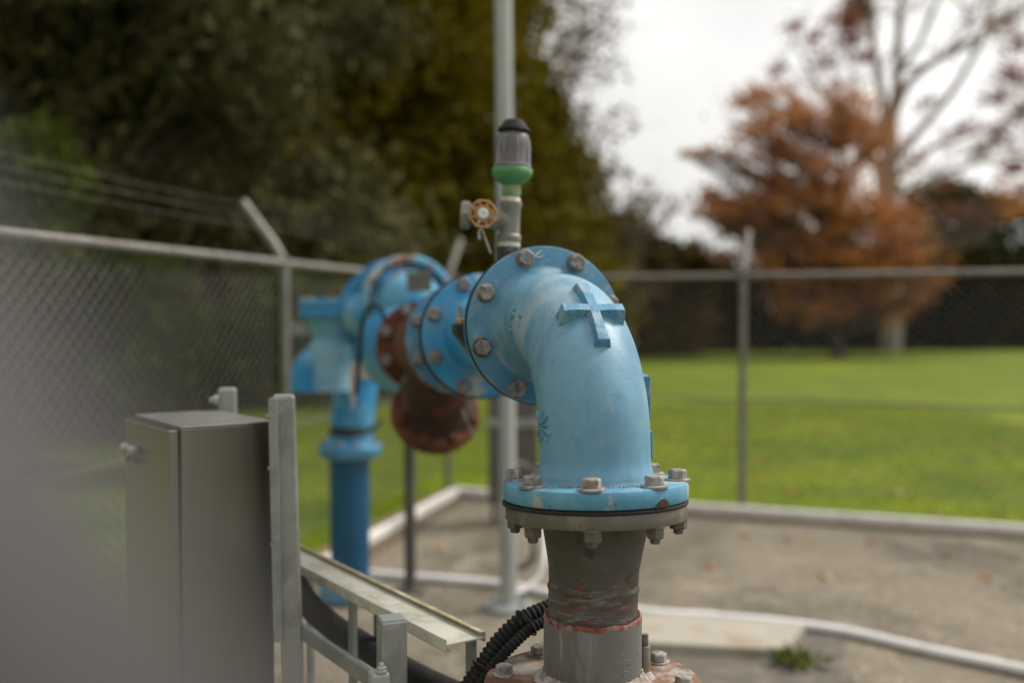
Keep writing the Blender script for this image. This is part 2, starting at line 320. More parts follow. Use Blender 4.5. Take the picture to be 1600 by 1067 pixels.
def bolt(parent, pos, axis, key='g', af=.030, h=.0135, wr=.0205, spin=0.0, name='bolt'):
    hm = {'g': M['bolt'], 'p': M['boltpale'], 'r': M['bolt']}[key]; wm = {'g': M['bolt'], 'p': M['boltpale'], 'r': M['boltrust']}[key]
    k = '%s_%s_%.3f' % (name, key, af)
    head = hex_mb(af, h, .0042)
    head.lathe([(af*.47, .003), (af*.47, .0043)], (0, 0, 0), (0, 0, 1), seg=20)
    me = proto_mesh(k, head, hm)
    b = place(name, me, parent, pos, frame_for(axis), spin)
    wm_ = proto_mesh(k+'w', MB().lathe([(wr, -.001), (wr, .0025), (wr*.94, .0034), (af*.5, .0036)], (0, 0, 0), (0, 0, 1), seg=28), wm)
    o = bpy.data.objects.new('washer', wm_); COL.objects.link(o); o.parent = b
    return b
def nut(parent, pos, axis, m, af=.030, h=.021, key='n', spin=0, name='nut', stud=.012):
    k = '%s_%s_%.3f' % (name, key, af); mb = hex_mb(af, h, .001)
    mb.lathe([(af*.32, h), (af*.32, h+stud-.002), (af*.26, h+stud), (0, h+stud)], (0, 0, 0), (0, 0, 1), seg=16)
    mb.lathe([(af*.66, -.002), (af*.66, .002)], (0, 0, 0), (0, 0, 1), seg=20)
    return place(name, proto_mesh(k, mb, m), parent, pos, frame_for(axis), spin)
def flange_prof(r, t, rin, e=.004):
    """disc of thickness t between z=0 and z=t with eased edges"""
    return [(rin, 0), (r-e, 0), (r-e*.3, e*.3), (r, e), (r, t-e), (r-e*.3, t-e*.3), (r-e, t), (rin, t)]
def ring(org, axis, r, t, rin, e=.004, seg=72):
    p = flange_prof(r, t, rin, e); p.append(p[0])
    return MB().lathe(p, org, axis, seg=seg, cap=False)

# ------------------------------------------------------------------ setting: ground, lawn, compound
def sheet(name, pts, z, m, kind='structure'):
    mb = MB(); mb.add([(x, y, z) for x, y in pts], [tuple(range(len(pts)))], False); o = mb.build(name, m)
    return tag(o, kind=kind)
sheet('lawn', [(-400, -60), (400, -60), (400, 600), (-400, 600)], 0, M['lawn'])
CORN = Vector((-.576, 8.54, 0)); DR = Vector((.936, -.353, 0)).normalized(); DL = Vector((-.264, -.964, 0)).normalized()
NR = Vector((-DR.y, DR.x, 0)); NL = Vector((DL.y, -DL.x, 0))      # outward normals
pr = CORN+DR*9; pl = CORN+DL*12
sheet('compound_surface', [(CORN.x, CORN.y), (pl.x, pl.y), (9, -4), (pr.x, pr.y)], .004, M['compound'])
vb = [CORN-NR*.18-NL*.18, pr-NR*.18, pr+NR*.12, CORN+NR*.08+NL*.06, pl+NL*.12, pl-NL*.18]
sheet('bare_verge', [(p.x, p.y) for p in (vb[0], vb[1], vb[2], vb[3])], .009, M['verge'])
sheet('bare_verge', [(p.x, p.y) for p in (vb[0], vb[3], vb[4], vb[5])], .009, M['verge'])
def kerbrun(a, b, nrm):
    t = thing('kerb', None, None, (a.x, a.y, 0)); t['kind'] = 'structure'
    MB().bar(a+Vector((0, 0, .039)), b+Vector((0, 0, .039)), .058, .078, bev=.006).build('kerb_beam', M['kerb'], t)
    MB().bar(a-nrm*.092+Vector((0, 0, .014)), b-nrm*.092+Vector((0, 0, .014)), .118, .022).build('dirt_strip', M['kerb_dirt'], t)  # flat strip standing for the brown ground dirt along the kerb
KC = CORN-NR*.22-NL*.20
kerbrun(KC, pr-NR*.22, NR); kerbrun(KC+DL*.042, pl-NL*.20, NL)
# pale slab and the darker strip beside it
def quad(name, pix, z, m): return sheet(name, [(G(x, y).x, G(x, y).y) for x, y in pix], z, m)
quad('dark_strip', [(960, 1018), (1225, 1030), (1240, 995), (1325, 990), (1305, 1120), (900, 1120)], .008, M['strip'])
sl_ = [G(900, 966), G(1258, 990), G(1228, 1032), G(850, 1012)]
mb = MB(); lo = [Vector((p.x, p.y, .004)) for p in sl_]; hi = [Vector((p.x, p.y, .05)) for p in sl_]
mb.add(lo+hi, [(0, 1, 5, 4), (1, 2, 6, 5), (2, 3, 7, 6), (3, 0, 4, 7), (4, 5, 6, 7)], False)
tag(mb.build('concrete_slab', M['plinth']), kind='structure')

# grass blades close behind the kerb
def blades(n):
    x = rng.uniform(-4.5, 7, n); y = rng.uniform(5.0, 17, n)
    P = np.stack([x, y], 1); rel = P-np.array([CORN.x, CORN.y])
    inside = (rel@np.array([NR.x, NR.y]) < .07) & (rel@np.array([NL.x, NL.y]) < .05)
    P = P[~inside]; n = len(P)
    near = np.minimum(np.abs((P-np.array([CORN.x, CORN.y]))@np.array([NR.x, NR.y])), 9)
    h = rng.uniform(.02, .055, n); a = rng.uniform(0, 2*PI, n); wd = .004
    lx, ly = rng.normal(0, .018, n), rng.normal(0, .018, n)
    v = np.zeros((n, 3, 3)); v[:, 0, :2] = P; v[:, 1, :2] = P; v[:, 2, :2] = P
    v[:, 0, 0] += np.cos(a)*wd; v[:, 0, 1] += np.sin(a)*wd; v[:, 1, 0] -= np.cos(a)*wd; v[:, 1, 1] -= np.sin(a)*wd
    v[:, 2, 0] += lx; v[:, 2, 1] += ly; v[:, 2, 2] = h
    me = bpy.data.meshes.new('grass'); me.from_pydata(v.reshape(-1, 3).tolist(), [], np.arange(3*n).reshape(-1, 3).tolist())
    me.materials.append(M['blade']); o = bpy.data.objects.new('grass', me); COL.objects.link(o)
    tag(o, 'short green grass of the lawn behind the wire fence', 'grass', kind='stuff')
blades(60000)

# ------------------------------------------------------------------ foliage and trees
def leaves(name, clumps, n, size, m, parent=None, aspect=1.6, droop=0.0, fill=.45, jitter=.18, sag=0.0):
    """clumps: (centre, (rx, ry, rz)); leaf-sized four-cornered faces spread through the clumps' volume"""
    C = np.array([list(c) for c, r in clumps], float); Rr = np.array([r for c, r in clumps], float)
    vol = (Rr[:, 0]*Rr[:, 1]*Rr[:, 2])**(2/3); idx = rng.choice(len(C), n, p=vol/vol.sum())
    d = rng.normal(size=(n, 3)); d /= np.linalg.norm(d, axis=1)[:, None]
    rad = fill+(1-fill)*rng.random(n)**.7; rad += rng.normal(0, jitter, n)
    # gather leaves into tufts
    P = C[idx]+d*Rr[idx]*rad[:, None]
    tuft = rng.normal(0, 1, (n//14+1, 3)); g = rng.integers(0, len(tuft), n)
    s = size*rng.uniform(.6, 1.35, n)
    a = rng.normal(size=(n, 3)); a[:, 2] -= droop; a /= np.linalg.norm(a, axis=1)[:, None]
    b = np.cross(a, rng.normal(size=(n, 3))); b /= np.linalg.norm(b, axis=1)[:, None]
    a *= (s*aspect/2)[:, None]; b *= (s/2)[:, None]
    if parent is not None: P = P-np.array(parent.location)
    keep = P[:, 2]+(parent.location.z if parent is not None else 0) > .05; P, a, b = P[keep], a[keep], b[keep]; n = len(P)
    v = np.stack([P-a, P+b*.9-a*.1, P+a, P-b*.9-a*.1], 1).reshape(-1, 3)
    me = bpy.data.meshes.new(name); me.vertices.add(4*n); me.vertices.foreach_set('co', v.ravel())
    me.loops.add(4*n); me.loops.foreach_set('vertex_index', np.arange(4*n)); me.polygons.add(n)
    me.polygons.foreach_set('loop_start', np.arange(0, 4*n, 4)); me.polygons.foreach_set('loop_total', np.full(n, 4))
    me.update(); me.validate(); me.materials.append(m)
    o = bpy.data.objects.new(name, me); COL.objects.link(o)
    if parent is not None: o.parent = parent
    return o
def limb(mb, a, b, r0, r1, wob=.06, n=6, seg=7):
    a = Vector(a); b = Vector(b); L = (b-a).length; pts = []; rs = []
    for i in range(n+1):
        t = i/n; k = math.sin(t*PI)*wob*L
        pts.append(a.lerp(b, t)+Vector((random.uniform(-k, k), random.uniform(-k, k), random.uniform(-k, k)*.6))); rs.append(r0*(1-t)+r1*t)
    mb.tube(pts, rs, seg); return pts
def tree(name, label, cat, base, height, tr, clumps, n, size, lm, bm_, aspect=1.6, group=None, droop=0, fill=.45, twigs=0, leanx=0, jitter=.18):
    t = thing(name, label, cat, base, group); base = Vector(base); mb = MB()
    top = base+Vector((leanx, 0, height))
    tp = limb(mb, base+Vector((0, 0, -.1)), top, tr, tr*.18, .03, 10, 10)
    mb.tube([base+Vector((0, 0, -.05)), base+Vector((0, 0, .35))], [tr*1.5, tr*.95], 10)
    for c, r in clumps:
        c = Vector(c); zz = max(.12*height, min(height*.93, c.z-base.z-.6*math.hypot(c.x-base.x, c.y-base.y)*.8))
        i = min(9, max(0, int(zz/height*10))); s = tp[i]
        e = limb(mb, s, c, tr*.38*(1-i/13), tr*.06, .07, 6, 6)
        for k in range(3+twigs):
            d = Vector((random.gauss(0, 1), random.gauss(0, 1), random.gauss(.3, .8))).normalized()
            limb(mb, e[random.choice((3, 4, 5))], c+Vector((d.x*r[0], d.y*r[1], d.z*r[2]))*.9, tr*.09, tr*.015, .08, 4, 4)
    mb.build('trunk', bm_, t)
    if n: leaves('crown', clumps, n, size, lm, t, aspect, droop, fill, jitter)
    return t
def blobs(c, ext, k, rr, zmin=None):
    out = []
    for i in range(k):
        while True:
            u = [random.uniform(-1, 1) for _ in range(3)]
            if sum(q*q for q in u) <= 1: break
        p = Vector(c)+Vector((u[0]*ext[0], u[1]*ext[1], u[2]*ext[2])); r = random.uniform(*rr)
        if zmin is not None: p.z = max(p.z, zmin)
        out.append((p, (r*random.uniform(.8, 1.3), r*random.uniform(.8, 1.2), r*random.uniform(.6, .95))))
    return out
LM = {
 'grey': leafmat('grey_green_leaves', [(.036, .034, .013), (.078, .075, .031), (.115, .106, .045), (.15, .135, .06)], .9, trans=.2),
 'olive': leafmat('olive_conifer_foliage', [(.038, .028, .003), (.085, .066, .003), (.135, .105, .004), (.19, .145, .008)], .35, trans=.2),
 'bright': leafmat('yellow_green_leaves', [(.04, .055, .010), (.075, .095, .016), (.14, .15, .03)], 1.2),
 'hedge': leafmat('dark_hedge_leaves', [(.010, .009, .004), (.028, .026, .008), (.09, .075, .014)], .5, trans=.1),
 'green': leafmat('mid_green_leaves', [(.02, .035, .006), (.045, .065, .010), (.08, .10, .015)], .5),
 'autumn': leafmat('autumn_leaves', [(.13, .055, .03), (.42, .16, .05), (.58, .27, .05), (.46, .22, .16), (.40, .15, .06), (.62, .34, .09)], .28, trans=.4),
 'rose': leafmat('faded_rose_autumn_leaves', [(.22, .075, .06), (.34, .14, .10), (.40, .20, .14)], .35, trans=.4),
 'brown': leafmat('brown_autumn_hedge_leaves', [(.04, .03, .01), (.11, .075, .02), (.19, .12, .04)], .35, trans=.2),
}
GT = 'trees beyond the wire fence'
# near grey-green tree, left
b = Vector((-5.3, 12.2, 0))
cl = blobs((-6.0, 12.8, 5.2), (4.3, 2.3, 4.9), 84, (.7, 1.3), .5)
tree('broadleaf_tree', 'dense grey-green tree with drooping leaves filling the upper left behind the fence', 'tree', b, 8.6, .26, cl, 95000, .085, LM['grey'], M['bark'], 2.6, GT, droop=.8, fill=.3)
# shrubs with yellow-green leaves at the left edge and low by the fence
tree('leafy_shrub', 'yellow-green leafy shrub against the grey-green tree at the far left edge', 'shrub', (-4.55, 9.3, 0), 2.9, .05,
     blobs((-4.75, 9.3, 2.55), (.45, .4, 1.0), 9, (.25, .45)), 5200, .06, LM['bright'], M['bark'], 1.7, 'shrubs outside the fence')
tree('leafy_shrub', 'low tangled green shrub seen through the mesh left of the cranked post', 'shrub', (-3.1, 9.6, 0), 1.7, .05,
     blobs((-3.2, 9.7, 1.2), (1.6, .6, .8), 16, (.3, .55), .2), 9000, .07, LM['green'], M['bark'], 2.0, 'shrubs outside the fence')
# dark conifers in the middle
def conifer(px, d, gy, h, rad, n, label, lm='olive', low=.05):
    base = G(px, gy); base = Vector((W(px, 493, d).x, d, 0)); cl = []
    k = int(h*4.2)
    for i in range(k):
        t = i/k; z = h*(low+(1-low)*t); rr = rad*(1-t)**.62*random.uniform(.75, 1.1); a = random.uniform(0, 2*PI)
        cl.append((Vector((base.x+math.cos(a)*rr*.62, base.y+math.sin(a)*rr*.5, z)), (rr*.55+.35, rr*.5+.3, .75+.5*(1-t))))
    return tree('conifer_tree', label, 'tree', base, h*.97, .3, cl, n, .17, LM[lm], M['bark'], 2.0, GT, fill=.15)
conifer(215, 20, 620, 15.0, 3.6, 24000, 'dark conifer mostly hidden behind the grey-green tree')
conifer(-30, 19, 620, 14.0, 3.6, 22000, 'dark conifer behind the trees at the far left edge')
conifer(425, 19, 620, 15.5, 3.4, 26000, 'tall dark conifer behind the cranked fence post, left of the blue valve')
conifer(610, 21, 610, 16.5, 3.6, 30000, 'tall olive conifer behind the blue valve, left of the galvanised pole')
conifer(712, 23, 600, 15.0, 3.1, 26000, 'tall olive conifer directly behind the galvanised pole')
conifer(850, 27, 580, 7.9, 2.3, 14000, 'smaller olive conifer just right of the galvanised pole')
# bare twiggy tree behind, right of the pole
def bare(px, d, h, spread, label, n, lm, nleaf, size=.16, mt='twig', r=.14, k=42):
    base = Vector((W(px, 493, d).x, d, 0)); t = thing('bare_tree', label, 'tree', base, GT); mb = MB()
    tp = limb(mb, base, base+Vector((0, 0, h)), r, r*.12, .03, 10, 8); cl = []
    for i in range(k):
        s = tp[random.randint(3, 9)]; a = random.uniform(0, 2*PI); rr = spread*random.uniform(.35, 1)
        e = Vector((base.x+math.cos(a)*rr, base.y+math.sin(a)*rr*.6, min(h*1.05, s.z+rr*random.uniform(.5, 1.3))))
        q = limb(mb, s, e, r*.28, r*.05, .06, 6, 5); cl.append((e, (.7, .6, .6)))
        for j in range(n):
            f = random.choice(q[2:]); dd = Vector((random.gauss(0, 1), random.gauss(0, 1), random.gauss(.5, .7)))
            limb(mb, f, f+dd.normalized()*random.uniform(.6, 1.8), r*.05+.005, .006, .05, 3, 3)
    mb.build('trunk', M[mt], t)
    if nleaf: leaves('crown', cl, nleaf, size, LM[lm], t, 1.5)
bare(850, 30, 11.0, 3.2, 'bare brown twiggy tree showing pale sky to the right of the pole', 7, 'brown', 1500)
bare(985, 33, 5.2, 2.6, 'low bare twiggy tree above the hedge at the bright gap', 7, 'brown', 700, k=26)
# far hedge along the back of the lawn
def hedge(pxs, label, lm, n, size=.26, core=True, name='hedge', cat='hedge', th=1.3):
    """pxs: (px, photo y of the top, distance)"""
    p0 = W(pxs[0][0], 493, pxs[0][2]); t = thing(name, label, cat, (p0.x, p0.y, 0), 'hedges at the back of the lawn'); cl = []; mb = MB(); st = MB()
    for (xa, ya, da), (xb, yb, db) in zip(pxs, pxs[1:]):
        k = max(2, int(abs(xb-xa)/22))
        for i in range(k):
            f = (i+random.random()*.6)/k; d = da+(db-da)*f; top = W(xa+(xb-xa)*f, ya+(yb-ya)*f, d); z = top.z
            r = random.uniform(.85, 1.25)*th
            for zz in np.arange(.4, max(z-.3, .8), 1.05):
                cl.append((Vector((top.x+random.uniform(-.4, .4), top.y+random.uniform(-.4, .4), min(zz, z-.5))), (r, r*.8, .85)))
            cl.append((Vector((top.x, top.y, z-.45)), (r*.8, r*.7, random.uniform(.35, .7))))
            limb(st, (top.x, top.y+.3, 0), (top.x+random.uniform(-.5, .5), top.y+.3, z*.8), .09, .03, .04, 5, 6)
    st.build('trunk', M['bark'], t); leaves('crown', cl, n, size, LM[lm], t, 1.5, fill=.1, jitter=.12)
hedge([(180, 430, 20), (420, 470, 24), (640, 455, 28), (800, 440, 32), (930, 380, 36)], 'dark low hedge under the conifers on the left', 'hedge', 26000)
hedge([(905, 345, 38), (960, 338, 38), (1035, 372, 38), (1100, 388, 38)], 'brown-green hedge below the bright sky gap', 'brown', 13000)
hedge([(1075, 402, 42), (1180, 415, 43), (1300, 405, 44), (1420, 400, 44), (1640, 400, 45), (1760, 400, 45)], 'dark hedge along the back of the lawn under the autumn tree', 'hedge', 26000)
hedge([(1405, 300, 50), (1470, 283, 50), (1560, 300, 50), (1640, 320, 50), (1760, 290, 50)], 'taller green hedge behind the pale trunk at the right', 'green', 15000)
# the pale-limbed tree
def px_tree():
    d = 42.0; base = G(1392, 548); base = Vector((W(1392, 500, d).x, d, 0))
    t = thing('bare_pale_tree', 'tall pale-barked tree with bare limbs spreading to the upper right', 'tree', base, GT); mb = MB()
    def L(pts, r0, r1, yo=0):
        P = [W(x, y, d+yo*i/len(pts)) for i, (x, y) in enumerate(pts)]; P = smoothpath(P, 4); n = len(P)
        mb.tube(P, [r0+(r1-r0)*i/(n-1) for i in range(n)], 8); return P
    tr = L([(1390, 552), (1394, 500), (1392, 420), (1388, 330), (1390, 270), (1388, 200)], .5, .36)
    main = [([(1388, 215), (1402, 130), (1405, 40), (1415, -60), (1420, -180)], .26, .09, 2),
            ([(1388, 240), (1380, 160), (1365, 80), (1362, 0), (1350, -120)], .22, .07, -2),
            ([(1392, 190), (1420, 130), (1470, 90), (1540, 50), (1620, 0), (1700, -60)], .21, .06, -3),
            ([(1390, 260), (1440, 200), (1490, 140), (1530, 70), (1560, -20), (1590, -140)], .20, .06, 3),
            ([(1390, 290), (1450, 235), (1500, 215), (1580, 190), (1680, 170)], .15, .05, 3),
            ([(1386, 280), (1350, 215), (1310, 170), (1270, 120), (1240, 60)], .15, .04, 2),
            ([(1388, 330), (1366, 260), (1352, 200), (1330, 110), (1322, 20)], .13, .04, 3),
            ([(1402, 120), (1440, 60), (1465, 0), (1500, -80)], .13, .05, -2),
            ([(1470, 90), (1520, 30), (1540, -40)], .10, .04, 2),
            ([(1392, 350), (1440, 290), (1510, 260), (1600, 240)], .12, .04, -4),
            ([(1362, 60), (1330, 10), (1300, -60)], .10, .04, 2), ([(1540, 50), (1600, 60), (1660, 40)], .08, .03, 1)]
    ends = []
    for pts, a, b_, yo in main:
        P = L(pts, a, b_, yo)
        for k in range(13):
            s = random.choice(P[len(P)//3:]); dd = Vector((random.gauss(.2, 1), random.gauss(0, .7), random.gauss(.5, .7))).normalized()
            q = limb(mb, s, s+dd*random.uniform(1.0, 2.6), .045, .012, .06, 5, 4)
            for j in range(4):
                f = random.choice(q[1:]); d2 = Vector((random.gauss(0, 1), random.gauss(0, 1), random.gauss(.3, .8))).normalized()
                limb(mb, f, f+d2*random.uniform(.4, 1.1), .018, .006, .05, 3, 3)
            ends.append(q[-1])
    mb.build('trunk', M['barkpale'], t)
    cl = []
    for (x, y, r) in [(1580, 120, 34), (1600, 170, 26), (1555, 155, 20), (1530, 235, 22), (1590, 70, 22), (1480, 285, 20), (1585, 260, 24), (1540, 330, 18), (1640, 120, 50), (1330, 30, 24), (1270, 60, 16), (1650, 220, 60), (1500, 200, 14), (1240, 40, 16), (1290, 100, 18), (1215, 110, 14), (1350, 90, 16), (1300, 30, 14), (1570, 30, 20), (1450, 160, 12), (1350, 250, 20), (1430, 250, 16), (1500, 330, 24), (1330, 60, 26), (1560, 210, 26), (1600, 300, 26), (1420, 320, 16)]:
        cl.append((W(x, y, d-1), (r/FPX*d, .9, r/FPX*d*.7)))
    leaves('crown', cl, 8000, .13, LM['rose'], t, 1.4, fill=.0, jitter=.55)
    # hanging dark bunch near the top
    leaves('dead_leaf_bunch', [(W(1340, 12, d), (.75, .6, .7)), (W(1325, 35, d), (.4, .4, .55))], 900, .14, LM['brown'], t, 1.4, fill=.1)
px_tree()
# the autumn tree: clumps set by their place in the crown
def autumn():
    d = 36.0; base = Vector((W(1310, 493, d).x, d, 0)); cl = []
    spec = [(1200, 180, 40), (1180, 165, 30), (1225, 215, 30), (1160, 200, 20), (1290, 190, 34), (1340, 170, 26), (1320, 225, 34), (1270, 240, 34), (1365, 210, 28),
            (1240, 290, 44), (1200, 300, 36), (1160, 330, 34), (1150, 365, 34), (1120, 320, 26), (1290, 300, 36), (1340, 320, 40), (1210, 350, 48), (1270, 360, 48), (1330, 380, 46),
            (1390, 370, 40), (1420, 395, 34), (1450, 410, 24), (1200, 395, 36), (1250, 430, 40), (1310, 440, 40), (1370, 430, 36), (1230, 470, 26), (1300, 480, 26), (1270, 500, 14),
            (1400, 460, 34), (1410, 485, 26), (1110, 330, 16), (1240, 160, 16), (1300, 140, 14), (1400, 330, 24), (1100, 300, 14), (1085, 240, 14), (1110, 235, 12), (1145, 240, 12), (1460, 440, 20), (1560, 300, 18), (1590, 320, 20)]
    for x, y, r in spec:
        for q in range(7):      # every mass breaks up into several loose sprays
            dd = d+random.uniform(-2.2, 2.2); a_ = random.uniform(0, 6.28); f = random.uniform(.2, 1.45)*r; r2 = r*random.uniform(.28, .55)
            cl.append((W(x+math.cos(a_)*f, y+math.sin(a_)*f*.85, dd), (r2/FPX*dd*1.35, r2/FPX*dd, r2/FPX*dd*.75)))
    t = tree('autumn_tree', 'red and orange autumn tree in front of the dark hedge at the right', 'tree', base, 8.2, .24, cl, 20000, .13, LM['autumn'], M['bark'], 1.4, GT, fill=.0, twigs=0, jitter=.8)
    wide = [(W(x, y, d+random.uniform(-1, 1)), (rx/FPX*d, rx/FPX*d*.6, ry/FPX*d)) for x, y, rx, ry in ((1280, 330, 170, 110), (1225, 230, 110, 80), (1370, 400, 120, 90), (1310, 430, 130, 70), (1160, 320, 70, 60), (1320, 200, 100, 80), (1290, 470, 90, 36))]
    leaves('outer_sprays', wide, 8000, .14, LM['autumn'], t, 1.4, 0, 0.0, .12)
autumn()
# fallen leaves on grass and paving
fl_m = [mat('fallen_leaf', c, rough=.8) for c in ((.42, .16, .05), (.30, .15, .07), (.42, .30, .12))]
for i, (x, y) in enumerate([(1276, 679), (1342, 662), (1428, 702), (1190, 722), (1268, 728), (1495, 652), (1560, 700), (1568, 806), (1400, 775), (1188, 748), (1538, 760), (1455, 742), (1110, 888), (1232, 846), (1265, 852), (1225, 985), (1362, 850), (1165, 838), (1140, 690), (1215, 650), (1330, 745), (1395, 690), (1512, 728), (1585, 640), (1240, 775), (1462, 812), (1295, 610), (1430, 622), (1480, 870), (1290, 905), (1540, 905), (720, 830), (690, 860)]):
    p = G(x, y); a = random.uniform(0, 6.28); s = .05 if y < 800 else .04; mb = MB(); pts = []
    for k in range(10):
        r = s*(1.0 if k % 2 == 0 else .55); pts.append((p.x+math.cos(a+k*PI/5)*r*1.2, p.y+math.sin(a+k*PI/5)*r, .035+.015*math.sin(k*2.1)))
    mb.add([(p.x, p.y, .05)]+pts, [(0, k+1, (k+1) % 10+1) for k in range(10)], False)
    if y > 830: mb.v = [(q[0], q[1], q[2]-.022) for q in mb.v]
    o = mb.build('fallen_leaf', fl_m[i % 3])
    tag(o, 'brown-orange fallen leaf lying on the lawn beyond the fence' if y < 830 else 'brown-orange fallen leaf lying on the compound paving', 'leaf',
        'fallen leaves on the lawn' if y < 830 else 'fallen leaves on the paving')
# weed in the darker strip
p = G(1247, 1040); t = thing('weed', 'small green weed growing beside the pale concrete slab', 'plant', (p.x, p.y, 0)); mb = MB()
for k in range(46):
    a = random.uniform(0, 6.28); l = random.uniform(.05, .14); h = random.uniform(.01, .07); q = Vector((p.x+random.uniform(-.07, .07), p.y+random.uniform(-.05, .05), .006))
    e = q+Vector((math.cos(a)*l, math.sin(a)*l, h)); sd_ = Vector((-math.sin(a), math.cos(a), 0))*.014; m_ = (q+e)/2+Vector((0, 0, .02))
    mb.add([q, m_+sd_, e, m_-sd_], [(0, 1, 2, 3)], False)
mb.build('foliage', LM['bright'], t)

# ------------------------------------------------------------------ chain-link fence
HR = 1.815
def fence(label, a, dirv, nrm, length, posts, arm_len=.42):
    t = thing('chain_link_fence', label, 'fence', (a.x, a.y, 0))
    top = lambda s, z=HR: a+dirv*s+Vector((0, 0, z))
    rl = MB().tube([top(-.0), top(length)], .022, 12).build('top_rail', M['fence'], t)
    for s in posts:
        P = [top(s, 0), top(s, HR-.12), top(s, HR-.02), top(s, HR+.05)+nrm*.03, top(s, HR+.12)+nrm*.075, top(s, HR+.36)+nrm*.27]
        po = MB().tube(P, .028, 14).build('post', M['fence'], t)
        MB().tube([top(s, HR-.035), top(s, HR+.035)], .034, 14).build('rail_clamp', M['fence'], po)
    for k in range(3):
        f = .45+.27*k; z = HR+.10+(.26)*f; off = .06+.21*f
        pts = []; mb = MB()
        n = int(length/.4)
        for i in range(n+1): pts.append(top(length*i/n, z-.012*math.sin((i % 6)/6*PI))+nrm*off)
        mb.tube(pts, .0014, 4)
        for i in range(int(length/.15)):
            c = top(.15*i+.07, z-.006)+nrm*off
            for q in (-1, 1): mb.tube([c+Vector((0, 0, .010))+dirv*.005*q, c-Vector((0, 0, .010))-dirv*.005*q], .0009, 3)
        mb.build('barbed_wire', M['wire'], t)
    for z in (.86, .2): MB().tube([top(0, z), top(length, z)], .008 if z > .5 else .0035, 6).build('tension_wire', M['wire'], t)
    mb = MB(); st = .071; z0, z1 = .19, HR-.02; H = z1-z0; n = int((length+H)/st)
    for k in range(n):
        s0 = k*st-H
        for sg in (1, -1):
            sa, sb, za, zb = s0, s0+H, z0, z1
            if sa < 0: za = z0+(0-sa); sa = 0
            if sb > length: zb = z1-(sb-length); sb = length
            if sb-sa < .02: continue
            A = top(sa, za if sg > 0 else z0+z1-za)+nrm*(.031 if sg > 0 else .035); B = top(sb, zb if sg > 0 else z0+z1-zb)+nrm*(.031 if sg > 0 else .035)
            mb.tube([A, B], .0021, 3, cap=False, smooth=False)
    mb.build('mesh', M['wire'], t)
fence('long chain-link fence with cranked post running away along the left side', CORN, DL, NL, 7.2, [2.834, 5.67])
fence('chain-link fence run along the back and right side in front of the lawn', CORN+DR*.03, DR, NR, 7.6, [0.0, 2.483, 4.97])

# ------------------------------------------------------------------ poles, posts, hose
p0 = G(795, 952); t = thing('galvanised_pole', 'tall pale galvanised pole on a round base plate rising behind the pipework', 'pole', (p0.x, p0.y, 0))
ptop = W(784, -260, p0.y)
MB().tube([p0, ptop], .043, 24).build('pole', M['galvlt'], t)
MB().lathe([(0, 0), (.135, 0), (.135, .02), (.05, .03)], p0+Vector((0, 0, .006)), (0, 0, 1), 28).build('base_plate', M['galv'], t)
for k in range(4):
    a = PI/4+k*PI/2; nut(t, p0+Vector((math.cos(a)*.1, math.sin(a)*.1, .028)), (0, 0, 1), M['galv'], af=.024, h=.014, key='b')
MB().tube(smoothpath([W(800, 886, 5.2), W(822, 884, 5.2), W(833, 866, 5.2), W(834, 835, 5.25), W(834, 780, 5.3), W(828, 735, 5.25), W(797, 722, 5.15)], 5), .016, 10).build('conduit', M['darkpost'], t)
tb = thing('equipment_box', 'dark grey equipment box with a pale cross band behind the pole', 'box', (W(803, 826, 7.1).x, 7.1, 0))
cx = W(802, 700, 7.1).x
MB().box((cx, 7.25, .63), (.36, .22, .92), bev=.01).build('case', M['cab2'], tb)
MB().box((cx, 7.13, .74), (.375, .03, .06), bev=.004).build('band', M['galv'], tb)
for s in (-.14, .14): MB().bar((cx+s, 7.25, .005), (cx+s, 7.25, .168), .04, .04, up=(0, 1, 0)).build('leg', M['cab2'], tb)
p1 = G(641, 924); t = thing('support_post', 'dark slim steel support post standing below the rusty strainer', 'post', (p1.x, p1.y, 0))
MB().tube([p1+Vector((0, 0, .01)), Vector((p1.x, p1.y, 1.12))], .031, 16).build('post', M['darkpost'], t)
MB().box(p1+Vector((0, 0, .01)), (.16, .16, .012), bev=.002).build('base_plate', M['darkpost'], t)
MB().box((p1.x, p1.y, 1.126), (.14, .12, .012)).build('top_plate', M['darkpost'], t)
hp = [G(430, 886), G(500, 893), G(590, 905), G(690, 913), G(785, 921), G(870, 938), G(1000, 964), G(1120, 973), G(1230, 983), G(1330, 998), G(1450, 1026), G(1600, 1058), G(1780, 1105)]
hp = [Vector((p.x, p.y, .027+.004)) for p in hp]
tag(MB().tube(smoothpath(hp, 8), .0225, 14).build('hose', M['hose']), 'long white hose lying across the compound paving', 'hose')
loop = [W(792, 925, 5.05), W(815, 922, 5.1), W(838, 905, 5.15), W(850, 875, 5.2), W(852, 835, 5.35), W(848, 790, 5.7), W(838, 760, 6.5), W(828, 745, 7.12)]
tag(MB().tube(smoothpath(loop, 6), .013, 8).build('cable', M['hose']), 'thin pale cable curving up beside the foot of the galvanised pole', 'cable')

